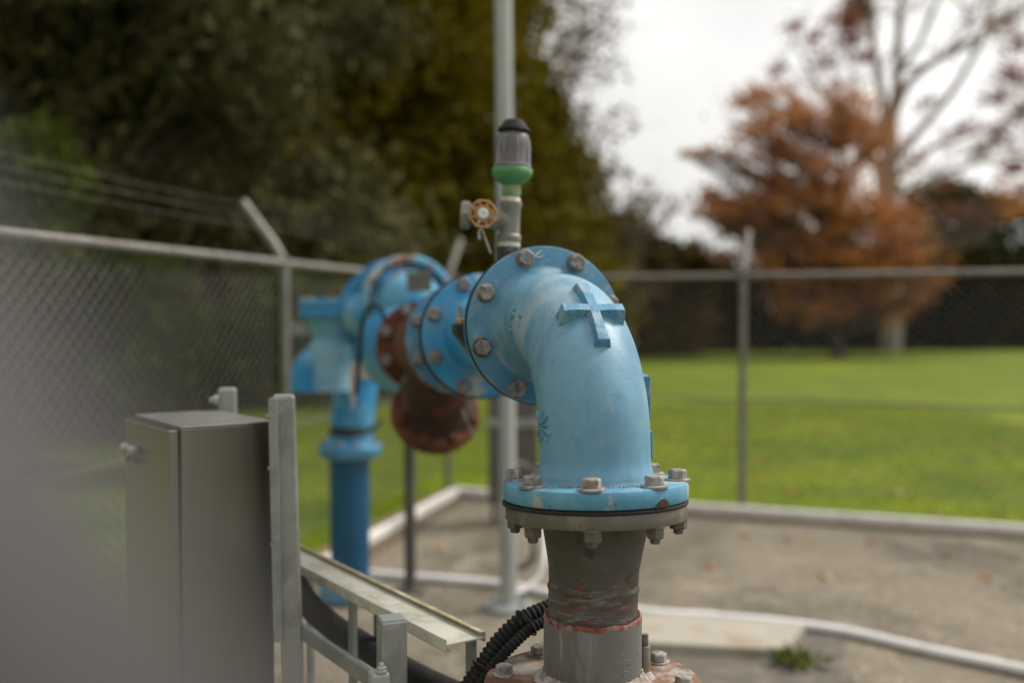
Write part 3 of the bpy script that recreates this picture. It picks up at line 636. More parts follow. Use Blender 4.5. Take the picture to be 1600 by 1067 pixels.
# ------------------------------------------------------------------ the main elbow
SL = R_(3.1); AZ = R_(14.8)
h_ = Vector((-math.sin(AZ), math.cos(AZ), 0)); D = h_*math.cos(SL)-Vector((0, 0, 1))*math.sin(SL)
Vd = -h_*math.sin(SL)-Vector((0, 0, 1))*math.cos(SL); LAT = D.cross(Vd)      # LAT points left or right
PB = W(930, 750, 1.80); A_ = .294; RB = .225; RP = .1008
Cc = PB-Vd*A_; F1 = Cc+D*A_; O = Cc+(D+Vd)*RB
t = thing('pipe_elbow', 'weathered pale blue flanged pipe elbow with a raised cross, in sharp focus', 'pipe elbow', PB+Vd*.03); EL = t
pts = []; rs = []
def seg_pts(a, b, n):
    return [a.lerp(b, i/n) for i in range(n)]
top0 = Cc+D*RB; bot0 = Cc+Vd*RB
S1 = A_-RB
P = [F1-D*0.002]+seg_pts(F1-D*.006, top0, 8)+[O+(-Vd*math.cos(u)-D*math.sin(u))*RB for u in [k/28*PI/2 for k in range(28)]]
P += seg_pts(bot0, PB-Vd*.02, 6)+seg_pts(PB-Vd*.02, PB-Vd*.001, 6)+[PB+Vd*.002]
n = len(P); L_ = [0]
for i in range(1, n): L_.append(L_[-1]+(P[i]-P[i-1]).length)
rs = []
for i in range(n):
    e0 = L_[i]; e1 = L_[-1]-L_[i]; r = RP
    r += .026*math.exp(-(e0/.020)) + max(0, .0055-.25*max(0, e1-.012))*(1 if e1 < .035 else 0)
    r += .004*math.exp(-(e1/.005))
    rs.append(r)
MB().tube(P, rs, 96).build('elbow_body', M['blue'], t)
ring(F1-D*.004, D, .1675, .0265, .06, .004, 96).build('flange', M['bluecl'], t)
ring(PB-Vd*.000, Vd, .1675, .034, .06, .009, 96).build('flange', M['bluerim'], t, label='chipped lower flange with a rust spot on its rim')
# raised cross on the outside of the bend
def cross():
    """cast relief: flat-topped arms with eased edges that run out into the curved pipe wall"""
    u0 = R_(43.5); nrm = (-Vd*math.cos(u0)-D*math.sin(u0)); tan = (Vd*math.sin(u0)-D*math.cos(u0)); c = O+nrm*(RB+RP)
    lat = nrm.cross(tan).normalized(); L1, L2, hh = .082, .061, .0125; g = .0014; nx, ny = 50, 66; vs = {}; out = []; fs = []
    def half(q): return .0110+.0026*(abs(q)/.075)**2
    for ix in range(-nx, nx+1):
        for iy in range(-ny, ny+1):
            x, y = ix*g, iy*g
            d1 = min(half(y)-abs(x), L1-abs(y)); d2 = min(half(x)-abs(y), L2-abs(x)); k = .004; h = max(0, min(1, .5+.5*(d1-d2)/k)); d = d2*(1-h)+d1*h+k*h*(1-h)
            if d < -.0045: continue
            t_ = max(0, min(1, (d+.0022)/.0052)); q = t_*t_*(3-2*t_)
            zs = (RP-math.sqrt(max(0, RP*RP-x*x)))*-1-y*y/(2*(RB+RP)); zt = hh-y*y/(2*.33)*.85-.0006*math.sin(x*90+1)*math.cos(y*70)
            z = (zs-.0012)*(1-q)+zt*q
            vs[ix, iy] = len(out); out.append(c+lat*x+tan*y+nrm*z)
    for (ix, iy) in vs:
        a = [(ix, iy), (ix+1, iy), (ix+1, iy+1), (ix, iy+1)]
        if all(p in vs for p in a): fs.append(tuple(vs[p] for p in a))
    return MB().add(out, fs)
M['bluecross'] = mat('chalked_blue_cross_paint', (.07, .245, .40), [((.05, .18, .30), 22, .46, .62, .8, V1, 7), ((.25, .37, .43), 26, .50, .64, .8, V1, 7), ((.03, .06, .08), 70, .64, .70, .6, V1, 4)], rough=.5, bump=[(60, .5, .003, V1), (260, .35, .0008, V1)])
cross().build('raised_cross', M['bluecross'], EL)
# upper flange bolts (face the camera), lower flange bolts (heads on top)
upv = -Vd; rtv = D.cross(upv)            # to the right seen from the camera
if rtv.x < 0: rtv = -rtv
for k, key in zip(range(8), 'gggggrgg'):
    a = R_(18+45*k); pos = F1-D*.004+(rtv*math.cos(a)+upv*math.sin(a))*.1475
    kk = 'r' if k == 4 else 'g'
    bolt(EL, pos, -D, kk, spin=random.uniform(0, 1), af=.0305)
    nut(EL, F1+D*.0675+(rtv*math.cos(a)+upv*math.sin(a))*.1475, D, M['bolt'], key='u', spin=random.random(), stud=.01)
fr = Vector((0, -1, 0)); fr = (fr-Vd*fr.dot(Vd)).normalized(); rt2 = Vector((1, 0, 0)); rt2 = (rt2-Vd*rt2.dot(Vd)-fr*rt2.dot(fr)).normalized()
for k in range(8):
    a = R_(-7+45*k); dd = fr*math.cos(a)+rt2*math.sin(a)
    bolt(EL, PB+dd*.1475, -Vd, 'p', spin=random.uniform(0, 1), h=.0155, wr=.0235, af=.0285)
    nut(EL, PB+dd*.1475+Vd*.0665, Vd, M['steel'], key='l', spin=random.random(), af=.028, h=.019, stud=.010)
mb = MB(); vs = []
for i in range(13):
    for j in range(4):
        aa = R_(38)+(i/12-.5)*.20; hgt = (.0135*math.sin(i/12*PI)**.6+.001)*(j/3); dd = fr*math.cos(aa)+rt2*math.sin(aa)
        vs.append(PB+Vd*(.0325-hgt)+dd*(.1679 if hgt > .004 else .1672))
mb.add(vs, [(i*4+j, i*4+j+1, i*4+j+5, i*4+j+4) for i in range(12) for j in range(3)])
mb.build('rust_spot', mat('brown_rust_spot', (.055, .03, .014), [((.16, .075, .025), 50, .48, .62, .9, V1, 4)], rough=.9), EL)
# a sprig of pale plastic tie beside one bolt
a = R_(18+90); q = F1-D*.006+(rtv*math.cos(a)+upv*math.sin(a))*.1475
mb = MB(); 
for e in ((.03, .008), (.036, .014), (.036, .002)): mb.tube([q-D*.003+rtv*.018+upv*.004, q-D*.006+rtv*(e[0]-.006)+upv*(e[1]), q-D*.008+rtv*e[0]+upv*(e[1]+.002)], .0011, 5)
mb.build('tie_end', M['tape'], EL)
# cast marks
def text_mesh(s, size, depth):
    cu = bpy.data.curves.new('t', 'FONT'); cu.body = s; cu.size = size; cu.extrude = depth; cu.bevel_depth = .0004; cu.bevel_resolution = 1; cu.resolution_u = 3
    cu.align_x = 'CENTER'; cu.align_y = 'CENTER'; cu.space_character = 1.15
    o = bpy.data.objects.new('t', cu); COL.objects.link(o); dg = bpy.context.evaluated_depsgraph_get(); dg.update()
    me = bpy.data.meshes.new_from_object(o.evaluated_get(dg)); bpy.data.objects.remove(o); bpy.data.curves.remove(cu); return me
def surf(u, az):        # point on the bend: u = bend angle, az = around the pipe from the outer side
    er = (-Vd*math.cos(u)-D*math.sin(u)); c = O+er*RB; la = LAT if LAT.x < 0 else -LAT
    nn = er*math.cos(az)+la*math.sin(az); tt = (Vd*math.sin(u)-D*math.cos(u)); return c+nn*RP, nn, tt
def proj(p):
    v = p-CAM; z = v.dot(_F); return (800+FPX*v.x/z, 533.5-FPX*v.dot(_U)/z)
def mark(me, name, pxx, pyy, roll=0.0):
    best = None
    for iu in range(0, 60):
        for ia in range(20, 130):
            p, nn, tt = surf(R_(iu), R_(ia))
            if nn.dot((CAM-p).normalized()) < .1: continue
            q = proj(p); e = (q[0]-pxx)**2+(q[1]-pyy)**2
            if best is None or e < best[0]: best = (e, p, nn, tt, R_(iu), R_(ia))
    _, p, nn, tt, u0, a0 = best; me.materials.clear(); me.materials.append(M['bluemark'])
    up = Vector((0, 0, 1)); X = up.cross(nn).normalized(); Y = nn.cross(X); X, Y = X*math.cos(roll)+Y*math.sin(roll), Y*math.cos(roll)-X*math.sin(roll)
    cd = nn.cross(tt).normalized(); q1, n1, t1_ = surf(u0, a0+.01); cd = cd if cd.dot(q1-p) > 0 else -cd
    for v in me.vertices:            # wrap the raised characters onto the curved wall
        d = X*v.co.x+Y*v.co.y; du = d.dot(tt)/(RB+RP*math.cos(a0)); da = d.dot(cd)/RP
        q, n2, _t = surf(u0+du, a0+da); v.co = q+n2*(v.co.z+.0012)-EL.location
    o = bpy.data.objects.new(name, me); COL.objects.link(o); o.parent = EL; return o
M['bluemark'] = mat('worn_blue_raised_marks', (.16, .33, .45), [((.07, .2, .31), 60, .5, .65, .8, V1, 4)], rough=.5)
mark(text_mesh('85', .027, .0022), 'cast_number', 801, 491, R_(10))
mark(text_mesh('5', .024, .0024), 'cast_number', 799, 514, R_(6))
mark(text_mesh('1 9', .019, .0018), 'cast_number', 812, 501, R_(72))
# star-shaped casting emblem on the left of the leg, thick plates on its right
def legpt(z, az, out=0.0):
    c = Vector((0, 0, 0)); s = (z-PB.z)/(-Vd.z); c = PB-Vd*s; la = rt2*math.sin(az)+fr*math.cos(az); return c+la*(RP+out), la
def bend_c(z):          # pipe centre on the lower bend at height z
    s = (z-PB.z)
    if s < A_-RB: return PB-Vd*s
    u = math.asin(min(1, (s-(A_-RB))/RB)); er = (-Vd*math.sin(u)-D*math.cos(u)); return O+er*RB
zc = W(848, 668, 1.75).z; mb = MB()
for k in range(12):
    a = k*PI/6+.13; n_ = 7
    for j in range(n_):
        r0 = .005+j*.0038; r1 = r0+.0038
        if k % 3 == 0 and j > 4: continue
        def sp(r, off, hh, a=a):
            x = r*math.cos(a)-off*math.sin(a); z = r*math.sin(a)+off*math.cos(a); zz = zc+z; c = bend_c(zz); az = R_(-71)+x/RP
            la = rt2*math.sin(az)+fr*math.cos(az); return c+la*(RP+hh)
        wv = .0021
        v = [sp(r0, -wv, -.002), sp(r0, wv, -.002), sp(r1, wv, -.002), sp(r1, -wv, -.002), sp(r0, -wv*.6, .0045), sp(r0, wv*.6, .0045), sp(r1, wv*.6, .0045), sp(r1, -wv*.6, .0045)]
        mb.add(v, [(4, 5, 6, 7), (0, 1, 5, 4), (1, 2, 6, 5), (2, 3, 7, 6), (3, 0, 4, 7)], False)
mb.build('star_emblem', M['blue'], EL)
for (y0, y1, dep) in ((592, 660, .0), (678, 722, .0)):
    z0 = W(1016, y0, 1.76).z; z1 = W(1016, y1, 1.76).z; az = R_(96); la = rt2*math.sin(az)+fr*math.cos(az); cm = bend_c((z0+z1)/2); c0 = bend_c(z0)
    xo = W(1021, y0, 1.79).x-cm.x
    base = Vector((cm.x, (cm.y+c0.y)/2+.022, (z0+z1)/2))+rt2*(xo-.014)
    mb = MB().box(base, (.026, .075, z0-z1), rt2, Vector((0, 1, 0)), bev=.002)
    o = mb.build('cast_plate', M['bluecl'], EL)
# gaskets
mb = MB(); seg = 96; prof = flange_prof(.1665, .0055, .09, .0015); prof.append(prof[0]); mb.lathe(prof, PB+Vd*.0343, Vd, seg, cap=False)
mb.v = [tuple(Vector(v)+(Vector(v)-PB).normalized()*(.0035*math.exp(-((Vector(v).x-PB.x+.16)/.02)**2))) for v in mb.v]
mb.build('gasket', M['rubber'], EL)
# mossy grime at the root of the lower flange, scattered flecks
mb = MB()
for k in range(520):
    a = R_(random.choice((random.gauss(12, 14), random.gauss(-28, 4), random.gauss(42, 5)))); r = .1125+abs(random.gauss(0, .0055))
    dd = fr*math.cos(a)+rt2*math.sin(a); q = PB+dd*r+Vd*.0005; s = random.uniform(.0007, .0022)
    mb.box(q-Vd*s*.3, (s*2, s*1.3, s*1.2), (math.cos(k), math.sin(k), 0), (-math.sin(k), math.cos(k), 0))
mb.build('lichen_flecks', mat('black_and_white_lichen', (.03, .03, .03), [((.55, .55, .52), 400, .52, .56, 1, V1, 1)], rough=.9), EL)['kind'] = 'stuff'

# ------------------------------------------------------------------ steel adapter below the elbow
SC = W(926, 958, 1.787); SA = PB+Vd*.0405                 # socket lip centre; underside of the gasket
ax = (SC-SA).normalized()
t = thing('pipe_adapter', 'dark scuffed steel flanged adapter pipe under the blue elbow', 'pipe', SA)
ring(SA, Vd, .1638, .026, .06, .0025, 96).build('flange', M['steel'], t)
n0 = SA+ax*.022; Ln = (SC-n0).length
MB().lathe([(.100, 0), (.0975, .006), (.0955, .018), (.0925, .036), (.0885, .058), (.0845, .080), (.082, .095), (.0812, .112), (.0812, Ln*.55)], n0, ax, 96, cap=False).build('tapered_neck', M['neck'], t)
MB().lathe([(.0812, Ln*.55), (.0812, Ln*.66), (.0815, Ln*.70), (.0832, Ln*.715), (.0838, Ln*.735), (.0822, Ln*.755), (.0812, Ln*.77), (.0810, Ln*.86), (.0812, Ln), (.081, Ln+.03)], n0, ax, 96, cap=False).build('weld_band', M['neckred'], t)
# ------------------------------------------------------------------ grey casing and rusty base flange
BZ = W(926, 1062, 1.787).z; BC = Vector((SC.x, SC.y, BZ))
t = thing('well_casing', 'grey well casing with red-edged socket rising through a rusty bolted plate', 'pipe', (BC.x, BC.y, .004))
rr = .0885
MB().lathe([(rr, BZ-SC.z+.0), (rr, -.0065)], SC, (0, 0, 1), 96, cap=False).build('casing_pipe', M['casing'], t)
lp = MB().lathe([(rr, -.0075), (rr+.0006, -.004), (rr-.0006, 0), (rr-.003, .001), (rr-.0062, -.001), (rr-.0072, -.02)], SC, (0, 0, 1), 120, cap=False)
lp.v = [(v[0], v[1], v[2]+.0014*math.sin(9*math.atan2(v[1]-SC.y, v[0]-SC.x))+random.uniform(-.0005, .0005)) for v in lp.v]
lp.build('socket_lip', M['redprimer'], t)
pl_ = ring(BC-Vector((0, 0, .028)), (0, 0, 1), .196, .028, .06, .003, 96).build('base_flange', M['rustplate'], t)
wf = MB().lathe([(rr+.016, .0005), (rr+.010, .006), (rr+.004, .012), (rr, .022)], BC, (0, 0, 1), 96, cap=False)
wf.v = [(v[0]+random.uniform(-.0018, .0018), v[1]+random.uniform(-.0018, .0018), v[2]+random.uniform(-.0012, .0015)) for v in wf.v]
wf.build('weld_bead', M['lime'], t)
MB().lathe([(.105, BZ*0), (.105, BZ-.03)], (BC.x, BC.y, 0), (0, 0, 1), 48).build('lower_casing', M['casing'], t)
ring(BC-Vector((0, 0, .060)), (0, 0, 1), .196, .028, .06, .003, 64).build('lower_flange', M['rustplate'], t)
for k in range(8):
    a = R_(-55+45*k); bolt(t, BC+Vector((math.sin(a)*.163, -math.cos(a)*.163, 0)), (0, 0, 1), 'p', af=.0275, h=.014, wr=.0205, spin=random.random())
q = W(1008, 1040, 1.80); q.z = BZ
mb = MB()
for k in range(10):
    a = R_(random.uniform(18, 62)); z = BZ+random.uniform(.03, .088); r0 = random.uniform(.003, .0062)
    nn = Vector((math.sin(a), -math.cos(a), 0)); c = Vector((SC.x, SC.y, z))+nn*rr
    mb.lathe([(r0*1.25, -.0004), (r0*.9, .0005), (r0*.5, .0002), (0, .0001)], c, nn, 9, cap=False)
mb.build('scars', M['casing'], t)
fp = MB().tube([q, q+Vector((0, 0, .058))], .0095, 16).build('side_stud', M['galvfit'], t)
MB().tube([q+Vector((0, 0, .058)), q+Vector((0, 0, .080))], .006, 12).build('stud_tip', M['bolt'], fp)
MB().lathe([(.018, 0), (.016, .004), (.0095, .012)], q, (0, 0, 1), 20).build('stud_weld', M['lime'], fp)

# ------------------------------------------------------------------ spool, tapping saddle
AZ2 = R_(14.0); h2 = Vector((-math.sin(AZ2), math.cos(AZ2), 0)); SL2 = R_(3.1); D2 = h2*math.cos(SL2)-Vector((0, 0, 1))*math.sin(SL2)
def RUN(s): return F1+D*.03+D2*s
up2 = (Vector((0, 0, 1))-D2*D2.z).normalized(); rt_ = D2.cross(up2); 
if rt_.x < 0: rt_ = -rt_
def rad(a): return rt_*math.cos(a)+up2*math.sin(a)
t = thing('pipe_spool', 'short blue flanged pipe section directly behind the elbow', 'pipe', RUN(0)); SP = t
ring(F1+D*.0225, D, .1695, .0085, .09, .0012, 96).build('gasket', M['rubber'], t)
ring(F1+D*.0315, D, .1665, .026, .06, .004, 96).build('flange', M['bluebr'], t)
LS = .60
MB().lathe([(.128, .024), (.112, .034), (.104, .05), (.101, .07), (.101, LS-.07), (.104, LS-.045), (.112, LS-.03), (.128, LS-.024)], RUN(0), D2, 72, cap=False).build('pipe_body', M['bluebr'], t)
ring(RUN(LS-.026), D2, .1675, .026, .06, .004, 96).build('flange', M['bluebr'], t)
ring(RUN(LS+.0002), D2, .1725, .0105, .09, .001, 96).build('gasket', M['rubber'], t)
for k in range(8):
    a = R_(22.5+45*k); bolt(SP, RUN(LS-.026)+rad(a)*.1475, -D2, 'g', spin=random.random(), af=.030)
t = thing('tapping_saddle', 'dark iron strap saddle clamped round the blue pipe behind the elbow flange', 'clamp', RUN(.21)); TS = t
ring(RUN(.185), D2, .109, .055, .101, .003, 64).build('strap', M['clamp'], t)
for sg in (-1, 1):
    c = RUN(.2125)+rt_*sg*.125; lu = MB().box(c+up2*.004, (.055, .05, .022), rt_, D2, bev=.003)
    mb = lu
    tri = [c+rt_*sg*(-.045)+up2*(-.10), c+rt_*sg*(.026)+up2*(-.006), c+rt_*sg*(-.045)+up2*(-.006)]
    mb.add([p-D2*.024 for p in tri]+[p+D2*.024 for p in tri], [(0, 1, 2), (3, 5, 4), (0, 1, 4, 3), (1, 2, 5, 4), (2, 0, 3, 5)], False)
    tri = [c+rt_*sg*(-.025)+up2*(.055), c+rt_*sg*(.010)+up2*(.013), c+rt_*sg*(-.025)+up2*(.013)]
    mb.add([p-D2*.024 for p in tri]+[p+D2*.024 for p in tri], [(0, 1, 2), (3, 5, 4), (0, 1, 4, 3), (1, 2, 5, 4), (2, 0, 3, 5)], False)
    lo_ = mb.build('lug', M['clamp'], t)
    s0 = c+rt_*sg*.012+up2*.015
    MB().tube([s0, s0+up2*.040], .0048, 12).build('stud', M['brass'], t)
    nut(t, s0, up2, M['brass'], af=.019, h=.010, key='s', stud=.004)
# ------------------------------------------------------------------ air valve, tee and gate valve on the saddle
dA = RUN(.2125).y; k_ = dA/FPX
AVB = W(795, 400, dA); AX = (W(804, 200, dA)-W(796, 398, dA)).normalized()
def AZt(y): # distance along the stack for a photo row
    return (W(800, y, dA).z-AVB.z)/AX.z
t = thing('tee_fitting', 'grey galvanised tee fitting screwed into the saddle below the air valve', 'pipe fitting', AVB)
px = lambda v: v*k_
a0 = AZt(399)
MB().lathe([(px(17), AZt(440)), (px(17), AZt(397)), (px(18), AZt(395)), (px(18), AZt(386)), (px(16), AZt(384))], AVB, AX, 8, smooth=False).build('brass_bush', M['dark'], t)
MB().lathe([(px(16.5), AZt(387)), (px(17.2), AZt(383)), (px(16), AZt(377))], AVB, AX, 28).build('thread_tape', M['tape'], t)
tee = MB().lathe([(px(17.5), AZt(378)), (px(18), AZt(376)), (px(18), AZt(369)), (px(15.5), AZt(366)), (px(15.3), AZt(326)), (px(17), AZt(323)), (px(17.4), AZt(316)), (px(16.5), AZt(315))], AVB, AX, 36)
c0 = AVB+AX*AZt(346); c1 = W(748, 340, dA-.01)
tee.tube([c0, c0.lerp(c1, .35), c0.lerp(c1, .55), c1], [px(15.5), px(15.8), px(15), px(13)], 28)
tee.build('tee_body', M['galvfit'], t)
MB().lathe([(px(13.5), AZt(317)), (px(15), AZt(315)), (px(14), AZt(309)), (px(12), AZt(308))], AVB, AX, 28).build('thread_tape', M['tape'], t)
t = thing('gate_valve', 'small gate valve with faded orange handwheel left of the air valve', 'valve', c1); GV = t
c2 = W(757, 338, dA-.012); c3 = W(722, 336, dA-.012); av = (c3-c2).normalized()
MB().lathe([(px(14), -px(8)), (px(16), 0), (px(17), px(4)), (px(15), px(14)), (px(16), px(24))], c2, av, 24).build('valve_body', M['dark'], t)
MB().lathe([(px(13), px(20)), (px(21), px(23)), (px(22), px(26)), (px(22), px(34)), (px(19), px(37)), (px(14), px(37)), (px(13), px(30))], c2, av, 8, smooth=False, cap=False).build('hex_end', M['galvfit'], t)
wc = W(754.5, 334, dA-.085); wa = (CAM-wc).normalized(); wa = (wa+Vector((.12, 0, .10))).normalized()
MB().tube([c2, c2.lerp(wc, .5), wc-wa*.006], [px(11), px(8), px(4)], 16).build('bonnet', M['dark'], t)
hw = MB(); fm = frame_for(wa); 
def hwp(r, a, z=0): return wc+fm@Vector((r*math.cos(a), r*math.sin(a), z))
k2 = wc.y/FPX
for ro, rt3, zz in ((21.6, 1.9, 0), (13.2, 1.5, .002)):
    n_ = 8; P = []
    for k in range(n_):
        a = k*PI/4+.32; b2 = (k+1)*PI/4+.32
        for j in range(4): P.append(hwp(ro*k2, a, zz).lerp(hwp(ro*k2, b2, zz), j/4))
    P.append(P[0]); hw.tube(P, rt3*k2, 8, cap=False)
for k in range(8):
    a = k*PI/4+.32; hw.tube([hwp(9*k2, a, .001), hwp(12.5*k2, a, .002), hwp(20.5*k2, a, 0), hwp(22.3*k2, a, 0)], [1.6*k2, 1.9*k2, 2.3*k2, 2.6*k2], 8)
hw.lathe([(9.4*k2, -.003), (9.4*k2, .002), (6*k2, .004)], wc, wa, 24)
hw.build('handwheel', M['orange'], GV)
MB().lathe([(9*k2, .003), (8.2*k2, .008), (5.5*k2, .0095), (3*k2, .009), (2.6*k2, .0065), (0, .0065)], wc, wa, 24).build('wheel_nut', M['whiteplas'], GV)
MB().tube([W(752, 352, dA), W(758, 372, dA), W(767, 396, dA)], .0022, 6).build('tie_tail', M['tape'], GV)
MB().tube([W(751, 356, dA), W(748, 364, dA), W(749, 374, dA)], .003, 6).build('tie_tail', M['tape'], GV)
t = thing('air_release_valve', 'air release valve with black cap, smoky dome and green cup', 'valve', AVB+AX*AZt(308))
MB().lathe([(px(13), AZt(310)), (px(13), AZt(306)), (px(14.8), AZt(305)), (px(14.6), AZt(290)), (px(13), AZt(287))], AVB, AX, 12, smooth=False).build('threaded_neck', M['greenold'], t)
MB().lathe([(px(13), AZt(291)), (px(17), AZt(288)), (px(26), AZt(281)), (px(31), AZt(274)), (px(31.6), AZt(271)), (px(31.6), AZt(265)), (px(30.5), AZt(263.5)), (px(26), AZt(263))], AVB, AX, 56).build('green_cup', M['greencup'], t)
dm = MB().lathe([(px(28), AZt(264)), (px(28.3), AZt(258)), (px(26.8), AZt(255)), (px(27), AZt(230)), (px(26), AZt(221)), (px(23), AZt(212)), (px(18), AZt(205)), (px(14), AZt(202))], AVB, AX, 56).build('dome', M['smoke'], t)
rb = MB(); fa = frame_for(AX)
for k in range(8):
    a = k*PI/4+.25; P = [AVB+AX*AZt(y)+fa@Vector((px(r)*math.cos(a), px(r)*math.sin(a), 0)) for y, r in ((257, 27.6), (240, 27.4), (229, 27), (219, 25.6), (211, 22.2))]
    rb.tube(P, [px(1.6), px(1.3), px(1.2), px(1.2), px(.6)], 8)
rb.lathe([(px(27.5), AZt(262)), (px(29.3), AZt(261)), (px(29.3), AZt(258)), (px(27.5), AZt(257))], AVB, AX, 56)
rb.build('dome_ribs', M['smokerib'], dm)
MB().lathe([(px(15), AZt(203)), (px(24), AZt(206)), (px(25), AZt(204.5)), (px(24), AZt(201)), (px(19), AZt(196)), (px(16), AZt(190)), (px(12), AZt(187.5)), (px(6), AZt(187)), (0, AZt(187))], AVB, AX, 48).build('cap', M['blackpl'], t)

# ------------------------------------------------------------------ coupling and rusty strainer
s3 = .90
t = thing('flanged_coupling', 'dull blue flanged coupling between the spool and the rusty strainer', 'pipe fitting', RUN(LS+.011))
ring(RUN(LS+.011), D2, .1675, .024, .06, .004, 72).build('flange', M['bluecl'], t)
MB().lathe([(.118, .0), (.112, s3-LS-.04)], RUN(LS+.036), D2, 56, cap=False).build('sleeve', M['bluecl'], t)
f3 = ring(RUN(s3-.015), D2, .1700, .030, .06, .004, 16)
f3.build('flange', M['bluecl'], t)
for k in range(8):
    a = R_(22.5+45*k); bolt(t, RUN(s3-.015)+rad(a)*.145, -D2, 'g', spin=random.random(), af=.030)
t = thing('strainer', 'rust-red angled strainer with its blanked leg pointing down behind the elbow', 'strainer', RUN(1.2)); ST = t
MB().lathe([(.118, 0), (.118, .03), (.135, .12), (.145, .25), (.135, .42), (.115, .55), (.115, .72)], RUN(s3+.016), D2, 48, cap=False).build('strainer_body', M['rust'], t)
se = RUN(1.70)
ring(se, D2, .1675, .034, .06, .004, 56).build('flange', M['rust'], t)
for k in range(8):
    a = R_(22.5+45*k); bolt(t, se+rad(a)*.143, -D2, 'g', spin=random.random(), af=.034)
yb = W(681, 590, 3.25); ye = W(681, 652, 3.55); ya = (Vector((0, .72, -.62))+h2*.0).normalized()
s0 = RUN(1.2); bc = W(681, 640, 3.55); ya = (bc-(s0+Vector((.0, 0, -.03)))).normalized()
MB().lathe([(.115, 0), (.115, (bc-s0).length*.7), (.112, (bc-s0).length*.88), (.128, (bc-s0).length*.96), (.146, (bc-s0).length-.0)], s0, ya, 48, cap=False).build('strainer_leg', M['rustdk'], t)
lf = MB().lathe([(.09, -.0), (.150, 0), (.160, .008), (.162, .030), (.156, .044), (.150, .046), (.150, .06), (.12, .075), (0, .075)], bc, ya, 48)
lf.build('blank_flange', M['rust'], t)
fy = frame_for(ya)
for k in range(8):
    a = R_(22.5+45*k); pp = bc+fy@Vector((.137*math.cos(a), .137*math.sin(a), 0)); nut(ST, pp, -ya, M['rust'], af=.032, h=.02, key='st', stud=.006)
MB().tube([W(722, 640, 3.3), W(741, 684, 3.35)], .004, 6).build('tag_wire', M['galvfit'], t)
# ------------------------------------------------------------------ check valve
vy = 4.15
t = thing('check_valve', 'large blue check valve with round cover ring and worn name plate', 'valve', RUN(vy-2.1)); CV = t
vc = W(640, 472, 4.25)
MB().lathe([(.118, 0), (.13, .08), (.165, .22), (.19, .36), (.19, .5), (.15, .75), (.11, .9)], RUN(1.735), D2, 48, cap=False).build('valve_body', M['bluebr'], t)
rg = ring(vc, D2, .205, .085, .155, .022, 72).build('cover_ring', M['bluecov'], t)
MB().lathe([(.172, -.006), (.160, .0), (.157, .03)], vc-D2*.002, D2, 64, cap=False).build('recess_shade', M['rustdk'], rg)  # dark brown band puts the recess shading under the ring into colour
dome = [(.140, .03)]+[(.138*math.cos(a), -.19*math.sin(a)+.02) for a in [k*PI/2/10 for k in range(1, 11)]]
MB().lathe(dome, vc, D2, 56, cap=False).build('cover', M['bluecov'], CV)
MB().lathe([(.15, .06), (.14, .2), (.11, .35), (.08, .5)], vc+rt_*.03, (D2+Vector((-.06, 0, -.14))).normalized(), 40, cap=False).build('rear_housing', M['bluebr'], CV)
pc = W(655, 440, 4.075); MB().box(pc, (.105, .006, .085), (1, -.15, 0), Vector((.12, 1, .30)).normalized(), bev=.002).build('name_plate', M['label'], CV)
for k in range(5):
    a = R_(30+30*k); bolt(CV, vc+rad(a)*.18+D2*.0, -D2, 'g', af=.022, h=.01, wr=.014)
cab = smoothpath([W(556, 615, 3.95), W(562, 560, 3.9), W(566, 510, 3.9), W(576, 480, 3.9), W(590, 478, 3.9), W(600, 498, 3.9), W(602, 545, 3.95), W(596, 575, 4.0)], 6)
tag(MB().tube(cab, .0085, 8).build('cable', M['blackpl']), 'black cable looped beside the rusty flange of the blue valve', 'cable')
lev = thing('valve_lever', 'pale tapered lever hanging below the blue valve', 'lever', W(551, 570, 4.3))
mb = MB(); a, b = W(552, 565, 4.3), W(551, 640, 4.3)
mb.tube([a, a.lerp(b, .3), a.lerp(b, .8), b], [.016, .018, .010, .003], 10); mb.build('handle', M['tape'], lev)
MB().box(W(577, 576, 4.15), (.085, .03, .085), bev=.004).build('tag_plate', M['tray'], lev)
# ------------------------------------------------------------------ riser with its side outlet
RB0 = G(547, 936); dr = RB0.y
t = thing('riser_pipe', 'deep blue vertical riser pipe with pale flanges left of the strainer', 'pipe', (RB0.x, dr, .004)); RI = t
rz = lambda y: W(548, y, dr).z; kk = dr/FPX; X0 = RB0.x; pz = Vector((X0, dr, 0))
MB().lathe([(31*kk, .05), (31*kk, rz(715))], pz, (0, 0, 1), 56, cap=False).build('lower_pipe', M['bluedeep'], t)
MB().lathe(flange_prof(49*kk, .032, .05, .004)+[(.05, 0)], pz+Vector((0, 0, .02)), (0, 0, 1), 56, cap=False).build('flange', M['bluerim'], t)
MB().lathe(flange_prof(49*kk, .032, .05, .004)+[(.05, 0)], pz+Vector((0, 0, .056)), (0, 0, 1), 56, cap=False).build('flange', M['bluerim'], t)
MB().lathe(flange_prof(46*kk, .03, .05, .005)+[(.05, 0)], pz+Vector((0, 0, rz(713))), (0, 0, 1), 56, cap=False).build('flange', M['bluecl'], t)
MB().lathe([(.06, 0)]+flange_prof(49*kk, .034, .06, .006)+[(45*kk, .036), (36*kk, .046), (33*kk, .070), (32*kk, .11)], pz+Vector((0.002, 0, rz(713)+.032)), (0, 0, 1), 56, cap=False).build('flange', M['bluebr'], t)
for k in range(8):
    a = R_(22.5+45*k); bolt(RI, pz+Vector((math.cos(a)*.145, math.sin(a)*.145, rz(713)+.066)), (0, 0, 1), 'p', af=.028)
    bolt(RI, pz+Vector((math.cos(a)*.145, math.sin(a)*.145, .088)), (0, 0, 1), 'p', af=.028)
